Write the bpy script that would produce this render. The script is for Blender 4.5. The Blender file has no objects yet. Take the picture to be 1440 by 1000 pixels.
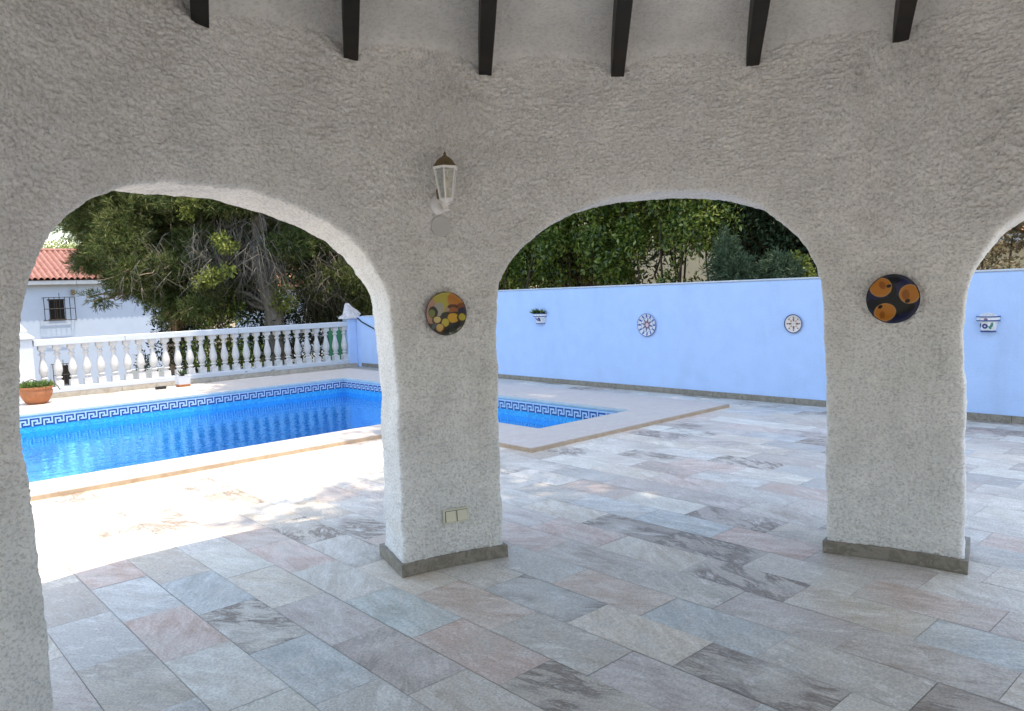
import bpy, bmesh, math, random
import numpy as np
from mathutils import Vector, Matrix, noise
random.seed(7); rng = np.random.default_rng(7)
R = math.radians
scene = bpy.context.scene
col = scene.collection
PI = math.pi

# ------------------------------------------------------------------ camera
H = 1.55
F, PIT, ROL, TH = 1077., .08164, -.03714, R(42)
def _cam():
    cp, sp = math.cos(PIT), math.sin(PIT)
    fw = np.array([0, cp, -sp]); up = np.array([0, sp, cp]); r = np.array([1., 0, 0])
    c, s = math.cos(ROL), math.sin(ROL)
    M = np.array([[math.cos(TH), math.sin(TH), 0], [-math.sin(TH), math.cos(TH), 0], [0, 0, 1]])
    return M @ fw, M @ (c * r + s * up), M @ (-s * r + c * up)
FW, RT, UP = _cam()
O = np.array([0, 0, H])
def ray(x, y): return FW * F + RT * (x - 720) - UP * (y - 500)
def at(x, y, depth): return O + ray(x, y) * depth / F
def onz(x, y, z=0.):
    d = ray(x, y); return O + d * (z - H) / d[2]
def onx(x, y, X):
    d = ray(x, y); return O + d * X / d[0]
cd = bpy.data.cameras.new("camera"); cam = bpy.data.objects.new("camera", cd); col.objects.link(cam)
cd.sensor_width = 36; cd.lens = 36 * F / 1440; cd.clip_end = 3000; cd.clip_start = .05
m = Matrix.Identity(4)
for i, v in enumerate((RT, UP, -FW)):
    for j in range(3): m[j][i] = v[j]
m[2][3] = H
cam.matrix_world = m
scene.camera = cam

# ------------------------------------------------------------------ world, sun
SUN = Vector((.36, -.64, 2.9)).normalized()
w = bpy.data.worlds.new("World"); scene.world = w; w.use_nodes = True
nt = w.node_tree; nt.nodes.clear()
sky = nt.nodes.new('ShaderNodeTexSky'); sky.sky_type = 'NISHITA'; sky.sun_disc = False
sky.sun_elevation = math.asin(SUN.z); sky.sun_rotation = math.atan2(SUN.x, SUN.y)
sky.air_density = 1.35; sky.dust_density = 1.6; sky.ozone_density = 3.0; sky.altitude = 100
bg = nt.nodes.new('ShaderNodeBackground'); bg.inputs[1].default_value = .15
wo = nt.nodes.new('ShaderNodeOutputWorld')
nt.links.new(sky.outputs[0], bg.inputs[0]); nt.links.new(bg.outputs[0], wo.inputs[0])
sl = bpy.data.lights.new("sun", 'SUN'); sl.energy = 2.0; sl.angle = R(.5); sl.color = (1, .95, .86)
so = bpy.data.objects.new("sun", sl); col.objects.link(so)
so.rotation_euler = SUN.to_track_quat('Z', 'Y').to_euler()
scene.view_settings.view_transform = 'Standard'; scene.view_settings.look = 'None'
scene.view_settings.exposure = 1.78; scene.view_settings.gamma = 1
try:
    scene.view_settings.use_white_balance = True; scene.view_settings.white_balance_temperature = 7500; scene.view_settings.white_balance_tint = 10
except Exception: pass
scene.cycles.max_bounces = 10; scene.cycles.diffuse_bounces = 6; scene.cycles.transparent_max_bounces = 24
scene.cycles.sample_clamp_indirect = 6; scene.cycles.caustics_reflective = False; scene.cycles.caustics_refractive = False

# ------------------------------------------------------------------ helpers
def tag(o, label=None, cat=None, group=None, kind=None):
    if label: o['label'] = label
    if cat: o['category'] = cat
    if group: o['group'] = group
    if kind: o['kind'] = kind
    return o
def empty(name, loc, label, cat, group=None, rz=0):
    o = bpy.data.objects.new(name, None); col.objects.link(o); o.location = loc; o.rotation_euler = (0, 0, rz)
    o.empty_display_size = .1
    return tag(o, label, cat, group)
def link(name, me, mats, parent=None, loc=(0, 0, 0), rot=None, smooth=False):
    if not isinstance(mats, (list, tuple)): mats = [mats]
    for mt in mats: me.materials.append(mt)
    o = bpy.data.objects.new(name, me); col.objects.link(o); o.location = loc
    if rot: o.rotation_euler = rot
    if parent: o.parent = parent
    if smooth: me.polygons.foreach_set('use_smooth', [True] * len(me.polygons))
    return o
class MB:
    def __init__(s): s.v = []; s.f = []; s.mi = []
    def add(s, vs, fs, mi=0):
        b = len(s.v); s.v.extend([tuple(map(float, p)) for p in vs])
        for f in fs: s.f.append(tuple(b + i for i in f)); s.mi.append(mi)
    def box(s, lo, hi, mi=0, M=None):
        x0, y0, z0 = lo; x1, y1, z1 = hi
        vs = [(x0,y0,z0),(x1,y0,z0),(x1,y1,z0),(x0,y1,z0),(x0,y0,z1),(x1,y0,z1),(x1,y1,z1),(x0,y1,z1)]
        if M is not None: vs = [M @ Vector(p) for p in vs]
        s.add(vs, [(3,2,1,0),(4,5,6,7),(0,1,5,4),(1,2,6,5),(2,3,7,6),(3,0,4,7)], mi)
    def lathe(s, prof, n=24, c=(0,0,0), mi=0, cap=True, M=None):
        vs = []; fs = []
        for r, z in prof:
            for k in range(n):
                a = 2*PI*k/n; p = Vector((c[0]+r*math.cos(a), c[1]+r*math.sin(a), c[2]+z))
                vs.append(M @ p if M is not None else p)
        for i in range(len(prof)-1):
            for k in range(n):
                fs.append((i*n+k, i*n+(k+1)%n, (i+1)*n+(k+1)%n, (i+1)*n+k))
        if cap: fs.append(tuple(range(n))[::-1]); fs.append(tuple((len(prof)-1)*n+k for k in range(n)))
        s.add(vs, fs, mi)
    def tube(s, pts, rads, n=6, mi=0):
        pts = [Vector(p) for p in pts]; vs = []; fs = []
        if not isinstance(rads, (list, tuple)): rads = [rads]*len(pts)
        for i, p in enumerate(pts):
            d = (pts[min(i+1, len(pts)-1)] - pts[max(i-1, 0)]).normalized()
            a = d.cross(Vector((.13, .27, 1))); a = a.normalized() if a.length > 1e-4 else Vector((1,0,0)); b = d.cross(a)
            for k in range(n):
                t = 2*PI*k/n; vs.append(p + (a*math.cos(t) + b*math.sin(t))*rads[i])
        for i in range(len(pts)-1):
            for k in range(n): fs.append((i*n+k, i*n+(k+1)%n, (i+1)*n+(k+1)%n, (i+1)*n+k))
        fs.append(tuple(range(n))[::-1]); fs.append(tuple((len(pts)-1)*n+k for k in range(n)))
        s.add(vs, fs, mi)
    def build(s, name, mats, parent=None, smooth=False, bevel=0, loc=(0,0,0), rot=None, auto=False):
        me = bpy.data.meshes.new(name); me.from_pydata(s.v, [], s.f); me.update()
        o = link(name, me, mats, parent, loc, rot, smooth or auto)
        me.polygons.foreach_set('material_index', s.mi)
        bm = bmesh.new(); bm.from_mesh(me)
        bmesh.ops.recalc_face_normals(bm, faces=bm.faces); bm.to_mesh(me); bm.free()
        if auto: me.set_sharp_from_angle(angle=R(38))
        if bevel:
            b = o.modifiers.new('bevel', 'BEVEL'); b.width = bevel; b.segments = 2; b.limit_method = 'ANGLE'; b.angle_limit = R(40)
        return o
def quads(name, V, mats, parent=None, k=4):
    """V: (n,k,3) numpy array of separate k-gons"""
    n = len(V); me = bpy.data.meshes.new(name)
    me.vertices.add(n*k); me.vertices.foreach_set('co', V.reshape(-1).astype(np.float32))
    me.loops.add(n*k); me.loops.foreach_set('vertex_index', np.arange(n*k, dtype=np.int32))
    me.polygons.add(n); me.polygons.foreach_set('loop_start', np.arange(0, n*k, k, dtype=np.int32))
    me.polygons.foreach_set('loop_total', np.full(n, k, dtype=np.int32)); me.update(calc_edges=True)
    return link(name, me, mats, parent)

# ------------------------------------------------------------------ materials
class MT:
    """small node-graph helper"""
    def __init__(s, name, rough=.6, spec=.3):
        s.m = bpy.data.materials.new(name); s.m.use_nodes = True; s.t = s.m.node_tree
        s.b = s.t.nodes['Principled BSDF']; s.b.inputs['Roughness'].default_value = rough
        s.b.inputs['Specular IOR Level'].default_value = spec
        s._tc = None
    def n(s, kind, **kw):
        nd = s.t.nodes.new(kind)
        for k, v in kw.items(): setattr(nd, k, v)
        return nd
    def l(s, a, b): s.t.links.new(a, b)
    def obj(s):
        if not s._tc: s._tc = s.n('ShaderNodeTexCoord')
        return s._tc.outputs['Object']
    def noise(s, scale, detail=4, rough=.55, vec=None, dist=0, out='Fac'):
        nd = s.n('ShaderNodeTexNoise'); nd.inputs['Scale'].default_value = scale; nd.inputs['Detail'].default_value = detail
        nd.inputs['Roughness'].default_value = rough; nd.inputs['Distortion'].default_value = dist
        s.l(vec if vec is not None else s.obj(), nd.inputs['Vector']); return nd.outputs[out]
    def vor(s, scale, vec=None, feature='F1', out='Distance', rnd=1):
        nd = s.n('ShaderNodeTexVoronoi'); nd.feature = feature; nd.inputs['Scale'].default_value = scale
        nd.inputs['Randomness'].default_value = rnd
        s.l(vec if vec is not None else s.obj(), nd.inputs['Vector']); return nd.outputs[out]
    def map(s, vec=None, scale=(1,1,1), rot=(0,0,0), loc=(0,0,0)):
        nd = s.n('ShaderNodeMapping'); nd.inputs['Scale'].default_value = scale; nd.inputs['Rotation'].default_value = rot
        nd.inputs['Location'].default_value = loc
        s.l(vec if vec is not None else s.obj(), nd.inputs['Vector']); return nd.outputs[0]
    def ramp(s, fac, stops, interp='LINEAR'):
        nd = s.n('ShaderNodeValToRGB'); nd.color_ramp.interpolation = interp
        e = nd.color_ramp.elements
        while len(e) < len(stops): e.new(.5)
        for i, (p, c) in enumerate(stops):
            e[i].position = p; e[i].color = (c[0], c[1], c[2], 1) if isinstance(c, (tuple, list)) else (c, c, c, 1)
        s.l(fac, nd.inputs[0]); return nd.outputs[0]
    def math(s, op, a, b=None, clamp=False):
        nd = s.n('ShaderNodeMath'); nd.operation = op; nd.use_clamp = clamp
        for i, v in enumerate((a, b)):
            if v is None: continue
            if isinstance(v, (int, float)): nd.inputs[i].default_value = v
            else: s.l(v, nd.inputs[i])
        return nd.outputs[0]
    def mix(s, fac, a, b, mode='MIX'):
        nd = s.n('ShaderNodeMix'); nd.data_type = 'RGBA'; nd.blend_type = mode
        for v, inp in ((fac, nd.inputs[0]), (a, nd.inputs[6]), (b, nd.inputs[7])):
            if isinstance(v, (int, float)): inp.default_value = v
            elif isinstance(v, (tuple, list)): inp.default_value = (v[0], v[1], v[2], 1)
            else: s.l(v, inp)
        return nd.outputs[2]
    def bump(s, h, strength=.5, dist=.01, prev=None):
        nd = s.n('ShaderNodeBump'); nd.inputs['Strength'].default_value = strength; nd.inputs['Distance'].default_value = dist
        s.l(h, nd.inputs['Height'])
        if prev is not None: s.l(prev, nd.inputs['Normal'])
        s.l(nd.outputs[0], s.b.inputs['Normal']); return nd.outputs[0]
    def color(s, c):
        if isinstance(c, (tuple, list)): s.b.inputs['Base Color'].default_value = (c[0], c[1], c[2], 1)
        else: s.l(c, s.b.inputs['Base Color'])
        return s
def plain(name, c, rough=.5, spec=.3, var=.12, scale=9, bump=0, bscale=40, metal=0):
    t = MT(name, rough, spec); nz = t.noise(scale, 5)
    t.color(t.ramp(nz, [(.25, tuple(x*(1-var) for x in c)), (.75, tuple(min(1, x*(1+var)) for x in c))]))
    t.b.inputs['Metallic'].default_value = metal
    if bump: t.bump(t.noise(bscale, 4), bump, .005)
    return t.m

def plaster(name, c, s=1., strength=.9, dist=.012, var=.07, pitf=1.):
    t = MT(name, .85, .15)
    vm = t.map(scale=(1, 1, 1.35))
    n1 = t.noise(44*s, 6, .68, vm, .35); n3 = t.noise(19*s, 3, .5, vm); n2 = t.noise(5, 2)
    h = t.math('ADD', t.math('MULTIPLY', n1, 1.), t.math('MULTIPLY', n3, .55))
    amp = t.ramp(t.noise(2.3, 2), [(.3, .7), (.7, 1.)])
    h = t.math('MULTIPLY', h, amp)
    pit_shade = t.ramp(n1, [(.36, .66), (.52, 1.)])  # pits darkened in the colour, standing in for shade in the crevices
    base = t.ramp(n2, [(.3, tuple(x*(1-var) for x in c)), (.7, tuple(x*(1+var) for x in c))])
    stain = t.ramp(t.noise(1.6, 6, .65, t.map(scale=(1, 1, .28)), .6), [(.30, (.88, .86, .83)), (.52, (1, 1, 1))])
    base = t.mix(.55, base, stain, 'MULTIPLY')
    t.color(t.mix(pitf, base, pit_shade, 'MULTIPLY'))
    t.bump(h, strength, dist)
    return t.m
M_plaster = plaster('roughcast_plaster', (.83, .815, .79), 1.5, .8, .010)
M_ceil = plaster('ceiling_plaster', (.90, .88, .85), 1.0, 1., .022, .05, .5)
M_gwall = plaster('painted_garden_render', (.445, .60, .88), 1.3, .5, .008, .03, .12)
M_white = plain('white_masonry_paint', (.54, .57, .61), .55, .3, .07, 6, .3, 60)
M_cast = plain('cast_stone_white', (.55, .54, .53), .6, .3, .16, 7, .35, 70)
def kerbmat():
    t = MT('peeling_white_paint', .65, .25)
    n = t.noise(1., 6, .65, t.map(scale=(7, 7, 22))); nn = t.noise(1.1, 2)
    f = t.ramp(t.math('ADD', n, t.math('MULTIPLY', nn, .35)), [(.80, 0.), (.86, 1.)])
    t.color(t.mix(f, (.52, .55, .60), (.24, .21, .18))); t.bump(t.noise(40, 4), .3, .005); return t.m
M_kerb = kerbmat()
def stonemat(name, cols, scale=6, rough=.55, stretch=(1,1,1)):
    t = MT(name, rough, .35)
    n = t.noise(scale, 8, .65, t.map(scale=stretch), .6)
    t.color(t.ramp(n, [(.28 + .44*i/(len(cols)-1), c) for i, c in enumerate(cols)]))
    t.bump(n, .35, .006); return t.m
M_skirt = stonemat('dark_stone_skirting', [(.13, .11, .085), (.30, .265, .22), (.19, .165, .13), (.40, .37, .33)], 14)
M_coping = stonemat('travertine_coping', [(.46, .385, .32), (.56, .495, .43), (.52, .44, .39), (.62, .57, .51)], 5, .5)
M_riser = stonemat('travertine_edge', [(.36, .25, .17), (.45, .33, .23), (.50, .40, .29)], 12, .6)
M_lip = plain('pool_lip_stone', (.55, .62, .62), .5)
M_wood = stonemat('dark_stained_beam', [(.002, .0015, .001), (.006, .004, .003), (.016, .010, .006)], 4, .55, (1, 1, 1))
def mosaic():
    t = MT('blue_pool_mosaic', .25, .5)
    br = t.n('ShaderNodeTexBrick'); br.offset = 0; br.squash = 1
    # use dominant plane coordinates: tiles on x+y / z for walls
    sx = t.n('ShaderNodeSeparateXYZ'); t.l(t.obj(), sx.inputs[0])
    geo = t.n('ShaderNodeNewGeometry'); sn = t.n('ShaderNodeSeparateXYZ'); t.l(geo.outputs['Normal'], sn.inputs[0])
    nz = t.math('ABSOLUTE', sn.outputs[2]); flat = t.math('GREATER_THAN', nz, .5)
    u = t.math('ADD', sx.outputs[0], t.math('MULTIPLY', sx.outputs[1], t.math('SUBTRACT', 1, flat)))
    v = t.math('ADD', t.math('MULTIPLY', sx.outputs[1], flat), t.math('MULTIPLY', sx.outputs[2], t.math('SUBTRACT', 1, flat)))
    cx = t.n('ShaderNodeCombineXYZ'); t.l(u, cx.inputs[0]); t.l(v, cx.inputs[1])
    t.l(cx.outputs[0], br.inputs['Vector']); br.inputs['Scale'].default_value = 1
    br.inputs['Brick Width'].default_value = .025; br.inputs['Row Height'].default_value = .025; br.inputs['Mortar Size'].default_value = .0016
    br.inputs['Color1'].default_value = (.001, .32, .66, 1); br.inputs['Color2'].default_value = (.004, .52, .90, 1)
    br.inputs['Mortar'].default_value = (.10, .33, .70, 1); br.inputs['Bias'].default_value = 0
    t.color(br.outputs[0]); return t.m
M_mosaic = mosaic()
M_navy = plain('navy_mosaic', (.015, .065, .24), .25, .5, .3, 60)
M_keyw = plain('white_mosaic', (.48, .60, .74), .25, .5, .08, 60)

def floortile():
    t = MT('slate_porcelain_tile', .42, .4)
    a = t.n('ShaderNodeAttribute'); a.attribute_name = 'tone'; b = t.n('ShaderNodeAttribute'); b.attribute_name = 'shift'
    tone, shift = a.outputs['Color'], b.outputs['Vector']
    vm = t.n('ShaderNodeVectorMath'); vm.operation = 'ADD'; t.l(t.obj(), vm.inputs[0]); t.l(shift, vm.inputs[1])
    p = vm.outputs[0]
    pr = t.n('ShaderNodeVectorRotate'); pr.rotation_type = 'Z_AXIS'; t.l(p, pr.inputs['Vector'])
    t.l(t.math('MULTIPLY', t.math('SINE', t.math('MULTIPLY', t.n_sep(shift, 0), 2.3)), .6), pr.inputs['Angle'])
    st = t.map(pr.outputs[0], scale=(7, 2.2, 1))
    n1 = t.noise(1.7, 11, .74, st, .5)               # streaks
    n2 = t.noise(3.2, 7, .62, p, .4)                # clouds
    n3 = t.noise(95, 5, .7, p)                      # grain
    c = t.mix(t.ramp(n1, [(.38, 0.), (.60, 1.)]), t.mix(1., tone, (.74, .72, .71), 'MULTIPLY'), t.mix(.42, tone, (.86, .84, .80)))
    c = t.mix(t.ramp(n2, [(.42, 0.), (.70, .75)]), c, (.68, .62, .54))
    n4 = t.noise(6.5, 9, .75, st, 1.2); c = t.mix(t.ramp(n4, [(.54, 0.), (.66, .55)]), c, t.mix(1., c, (.62, .55, .48), 'MULTIPLY'))
    # brown veins on some tiles
    vein = t.ramp(n1, [(.44, 0.), (.53, 1.), (.66, 0.)])
    veinamt = t.math('MULTIPLY', vein, t.math('MULTIPLY', a.outputs['Alpha'], t.ramp(t.noise(2.2, 3, .5, p), [(.38, 0.), (.54, .95)])))
    c = t.mix(veinamt, c, (.21, .15, .105))
    # rusty scratches
    sc = t.ramp(t.noise(3., 4, .6, t.map(pr.outputs[0], scale=(3, 26, 1)), .5), [(.66, 0.), (.72, .5)])
    c = t.mix(sc, c, (.36, .25, .17))
    c = t.mix(1., c, t.ramp(n3, [(.34, .70), (.66, 1.14)]), 'MULTIPLY')
    t.color(c)
    t.l(t.ramp(n2, [(.3, .36), (.7, .55)]), t.b.inputs['Roughness'])
    t.bump(t.math('ADD', n1, t.math('MULTIPLY', n3, .5)), .8, .006)
    return t.m
def _sep(s, v, i):
    nd = s.n('ShaderNodeSeparateXYZ'); s.l(v, nd.inputs[0]); return nd.outputs[i]
MT.n_sep = _sep
M_tile = floortile()
M_grout = plain('sandy_grout', (.36, .33, .28), .9)
def barkmat(name, c1, c2, scale=8):
    t = MT(name, .9, .1); v = t.map(scale=(1, 1, .3)); n = t.noise(scale, 6, .7, v, .5)
    t.color(t.ramp(n, [(.3, c1), (.7, c2)])); t.bump(n, .8, .04); return t.m
M_bark = barkmat('grey_pine_bark', (.07, .06, .05), (.27, .24, .21))
M_barkr = barkmat('ruddy_pine_bark', (.22, .14, .09), (.55, .42, .32))
M_twig = barkmat('dead_grey_twig', (.11, .10, .085), (.27, .245, .21), 20)
M_twig2 = barkmat('brown_twig', (.05, .035, .025), (.12, .09, .065), 20)
def leafmat(name, cols, trans=.3, rough=.45, spec=.4):
    t = MT(name, rough, spec)
    g = t.n('ShaderNodeNewGeometry'); big = t.noise(.9, 2)
    f = t.math('ADD', t.math('MULTIPLY', g.outputs['Random Per Island'], .6), t.math('MULTIPLY', big, .4))
    c = t.ramp(f, [(i/(len(cols)-1)*.8+.1, x) for i, x in enumerate(cols)])
    t.color(c)
    tr = t.n('ShaderNodeBsdfTranslucent'); t.l(c, tr.inputs[0]); mx = t.n('ShaderNodeMixShader'); mx.inputs[0].default_value = trans
    out = t.t.nodes['Material Output']; t.l(t.b.outputs[0], mx.inputs[1]); t.l(tr.outputs[0], mx.inputs[2]); t.l(mx.outputs[0], out.inputs[0])
    return t.m
M_broad = leafmat('glossy_broad_leaves', [(.012, .028, .006), (.05, .10, .018), (.20, .28, .05), (.60, .62, .20)], .5, .28, .7)  # palest leaf colour stands in for bright highlights on the foliage
M_needle = leafmat('pine_needles', [(.010, .022, .008), (.045, .075, .02), (.13, .16, .05), (.36, .34, .16)], .3, .6, .2)
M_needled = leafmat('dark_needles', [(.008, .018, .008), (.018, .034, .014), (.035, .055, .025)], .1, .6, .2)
M_bluecon = leafmat('blue_green_conifer', [(.03, .055, .03), (.07, .11, .06), (.12, .17, .10)], .1, .6, .2)
M_yel = leafmat('yellow_green_leaves', [(.10, .14, .03), (.22, .26, .06), (.34, .36, .10)], .4, .5, .3)
M_succ = leafmat('succulent_leaves', [(.06, .12, .03), (.14, .22, .06), (.22, .24, .10)], .2, .5, .3)
M_dry = leafmat('dry_brown_foliage', [(.10, .07, .04), (.20, .14, .08), (.12, .13, .05)], .2, .6, .2)
M_terra = plain('terracotta', (.38, .155, .075), .75, .2, .18, 14, .2, 50)
M_soil = plain('potting_soil', (.05, .035, .025), .95)
M_lampw = plain('white_lantern_enamel', (.88, .86, .84), .35, .5, .05)
M_bronze = plain('aged_bronze_cap', (.16, .11, .05), .45, .5, .35, 30)
M_ivory = plain('ivory_plastic', (.70, .66, .52), .4, .4, .04)
M_cover = plain('cover_plate_grey', (.55, .535, .52), .5, .3, .03)
M_black = plain('black_wrought_iron', (.012, .012, .014), .5, .4)
M_dark = plain('dark_window_interior', (.02, .018, .018), .2, .5)
M_cable = plain('black_cable', (.012, .014, .012), .5)
M_house = plain('house_white_render', (.42, .49, .60), .8, .15, .04, 2)
M_beige = plain('beige_render', (.62, .52, .34), .8, .15, .08, 2)
M_roof = stonemat('clay_roof_tile', [(.15, .055, .04), (.24, .10, .075), (.30, .15, .12), (.19, .08, .06)], 5, .8)
M_roofo = stonemat('orange_roof_tile', [(.48, .20, .11), (.60, .30, .18), (.66, .38, .25)], 5, .8)
M_greyw = plain('grey_retaining_render', (.40, .43, .46), .85, .1, .1, 2)
M_earth = stonemat('dry_earth', [(.16, .12, .08), (.26, .20, .14), (.12, .13, .07)], 1.2, .95)
M_net = plain('green_shade_net', (.03, .15, .09), .8)
M_greyst = stonemat('weathered_finial_stone', [(.36, .34, .36), (.50, .48, .49), (.62, .60, .60)], 16, .8)
def glassmat(name, tint=(.8, .85, .85), f=.75):
    t = MT(name, .05, .5); tr = t.n('ShaderNodeBsdfTransparent'); tr.inputs[0].default_value = (*tint, 1)
    gl = t.n('ShaderNodeBsdfGlossy'); gl.inputs['Roughness'].default_value = .08; mx = t.n('ShaderNodeMixShader'); mx.inputs[0].default_value = 1-f
    t.l(tr.outputs[0], mx.inputs[1]); t.l(gl.outputs[0], mx.inputs[2]); t.l(mx.outputs[0], t.t.nodes['Material Output'].inputs[0]); return t.m
M_glass = glassmat('lantern_glass', (.9, .93, .93), .9)

def watermat():
    t = MT('pool_water', 0, .5)
    fr = t.n('ShaderNodeFresnel'); fr.inputs['IOR'].default_value = 1.33
    n1 = t.noise(3.0, 3, .5, t.map(scale=(1, 1.6, 1)), .4); n2 = t.noise(11, 2, .5, t.map(scale=(1, 1.5, 1)))
    h = t.math('ADD', n1, t.math('MULTIPLY', n2, .40))
    b = t.n('ShaderNodeBump'); b.inputs['Strength'].default_value = .17; b.inputs['Distance'].default_value = .035; t.l(h, b.inputs['Height'])
    t.l(b.outputs[0], fr.inputs['Normal'])
    tr = t.n('ShaderNodeBsdfTransparent'); tr.inputs[0].default_value = (.62, .93, 1, 1)
    gl = t.n('ShaderNodeBsdfGlossy'); gl.inputs['Color'].default_value = (.36, .74, .98, 1); gl.inputs['Roughness'].default_value = .015; t.l(b.outputs[0], gl.inputs['Normal'])
    mx = t.n('ShaderNodeMixShader'); t.l(t.math('MULTIPLY', fr.outputs[0], .52), mx.inputs[0]); t.l(tr.outputs[0], mx.inputs[1]); t.l(gl.outputs[0], mx.inputs[2])
    t.l(mx.outputs[0], t.t.nodes['Material Output'].inputs[0]); return t.m
M_water = watermat()

def painted(name, bgc, blobs, rough=.18, wob=.02, rings=(), ringrough=None):
    """glazed ceramic: soft-edged painted shapes in the plate's own x/z plane"""
    t = MT(name, max(rough, .32), .3); sx = t.n('ShaderNodeSeparateXYZ'); 
    wn = t.noise(28, 3, .6, out='Color'); vm = t.n('ShaderNodeVectorMath'); vm.operation = 'MULTIPLY_ADD'
    t.l(wn, vm.inputs[0]); vm.inputs[1].default_value = (wob,)*3; t.l(t.obj(), vm.inputs[2])
    vs = t.n('ShaderNodeVectorMath'); vs.operation = 'SUBTRACT'; t.l(vm.outputs[0], vs.inputs[0]); vs.inputs[1].default_value = (wob*.5,)*3
    t.l(vs.outputs[0], sx.inputs[0]); X, Z = sx.outputs[0], sx.outputs[2]
    c = bgc if not isinstance(bgc, (tuple, list)) else None
    cur = t.mix(t.noise(40, 4), tuple(x*.6 for x in bgc), tuple(min(1, x*1.5) for x in bgc))
    for (cx, cz, rx, rz, rot, cc) in blobs:
        a, b = math.cos(rot), math.sin(rot)
        dx = t.math('SUBTRACT', X, cx); dz = t.math('SUBTRACT', Z, cz)
        u = t.math('DIVIDE', t.math('ADD', t.math('MULTIPLY', dx, a), t.math('MULTIPLY', dz, b)), rx)
        v = t.math('DIVIDE', t.math('SUBTRACT', t.math('MULTIPLY', dz, a), t.math('MULTIPLY', dx, b)), rz)
        d = t.math('ADD', t.math('MULTIPLY', u, u), t.math('MULTIPLY', v, v))
        cur = t.mix(t.ramp(d, [(.80, 1.), (1., 0.)]), cur, cc)
    if rings:
        rr = t.math('SQRT', t.math('ADD', t.math('MULTIPLY', X, X), t.math('MULTIPLY', Z, Z)))
        for r0, r1, cc in rings:
            f = t.math('MULTIPLY', t.math('GREATER_THAN', rr, r0), t.math('LESS_THAN', rr, r1)); cur = t.mix(f, cur, cc)
    t.color(cur); return t.m

# ------------------------------------------------------------------ ground and terrace
XW = 9.15                   # face of the white garden wall
g = MB(); g.add([(-900, -900, -3.2), (900, -900, -3.2), (900, 900, -3.2), (-900, 900, -3.2)], [(0, 1, 2, 3)])
tag(g.build('ground', M_earth), kind='structure')
# pool outline (inner), L-shaped
PX0, PX1, PX2, PY0, PY1, PY2 = -2.2, 5.80, 7.40, 6.04, 7.80, 13.08
CZ = .045
def inpool(x, y): return (PX0-.5 < x < PX2+.3 and PY1-.3 < y < PY2+.3) or (PX1-.3 < x < PX2+.3 and PY0-.3 < y < PY2)
# terrace slab (retaining body) with a hole for the pool: built from four blocks around it
s = MB()
s.box((-9, -9, -3.2), (PX0-.05, 15.3, -.012)); s.box((PX0-.05, -9, -3.2), (XW+.2, PY0-.05, -.012))
s.box((PX0-.05, PY0-.05, -3.2), (PX1-.05, PY1-.05, -.012)); s.box((PX2+.05, PY0-.05, -3.2), (XW+.2, 15.3, -.012)); s.box((PX0-.05, PY2+.05, -3.2), (PX2+.05, 15.3, -.012))
s.box((-9, 15.3, -3.2), (XW+.2, 15.66, -.012))
tag(s.build('terrace_base', M_grout), kind='structure')
# tiles: 300 x 600, each course stepped by a third
TW, TL = .297, .602
PAL = [((.40,.45,.50),3), ((.52,.54,.55),4), ((.57,.53,.46),4), ((.47,.35,.31),2.2), ((.36,.32,.29),1.6), ((.60,.60,.58),3), ((.42,.38,.38),2)]
over = {}
def cell(x, y):
    i = math.floor((x - .99) / TW); y0 = 2.44 - .2007 * (i - 5)
    return i, math.floor((y - y0) / TL)
PINK, BLUE, CREAM, TAUPE, MAUVE, WHITE = (.50,.34,.29), (.36,.44,.50), (.60,.54,.45), (.33,.28,.25), (.40,.35,.36), (.62,.62,.61)
for (px, py, c_, vn) in [(155,800,PINK,0),(245,888,PINK,0),(415,775,PINK,0),(820,745,PINK,0),(865,828,(.50,.39,.32),0),(1095,765,PINK,0),(685,905,PINK,.2),
    (905,955,MAUVE,0),(1300,925,TAUPE,0),(290,830,BLUE,0),(565,845,(.36,.46,.49),0),(455,935,BLUE,0),(970,735,BLUE,0),(1000,870,BLUE,.1),(1373,899,BLUE,0),
    (360,885,WHITE,1),(800,975,(.45,.42,.38),1),(1095,958,(.42,.40,.38),1),(1040,812,(.50,.47,.45),1),(896,888,CREAM,0),(590,816,CREAM,0),(688,849,WHITE,.25),(790,875,(.44,.42,.38),.2),
    (461,872,MAUVE,0),(550,935,MAUVE,.7),(640,820,(.46,.34,.28),0),(1180,930,(.50,.49,.47),.3),(1230,870,(.50,.46,.40),0),(330,950,WHITE,0),(170,870,(.50,.55,.60),0),(150,930,(.50,.53,.56),.3),
    (100,950,(.50,.42,.40),0),(220,770,CREAM,0),(1340,990,TAUPE,1),(650,975,(.45,.42,.38),0),(380,720,CREAM,0)]:
    q = onz(px, py); over[cell(q[0], q[1])] = (c_, vn)
tv = []; tone = []; shift = []
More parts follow.
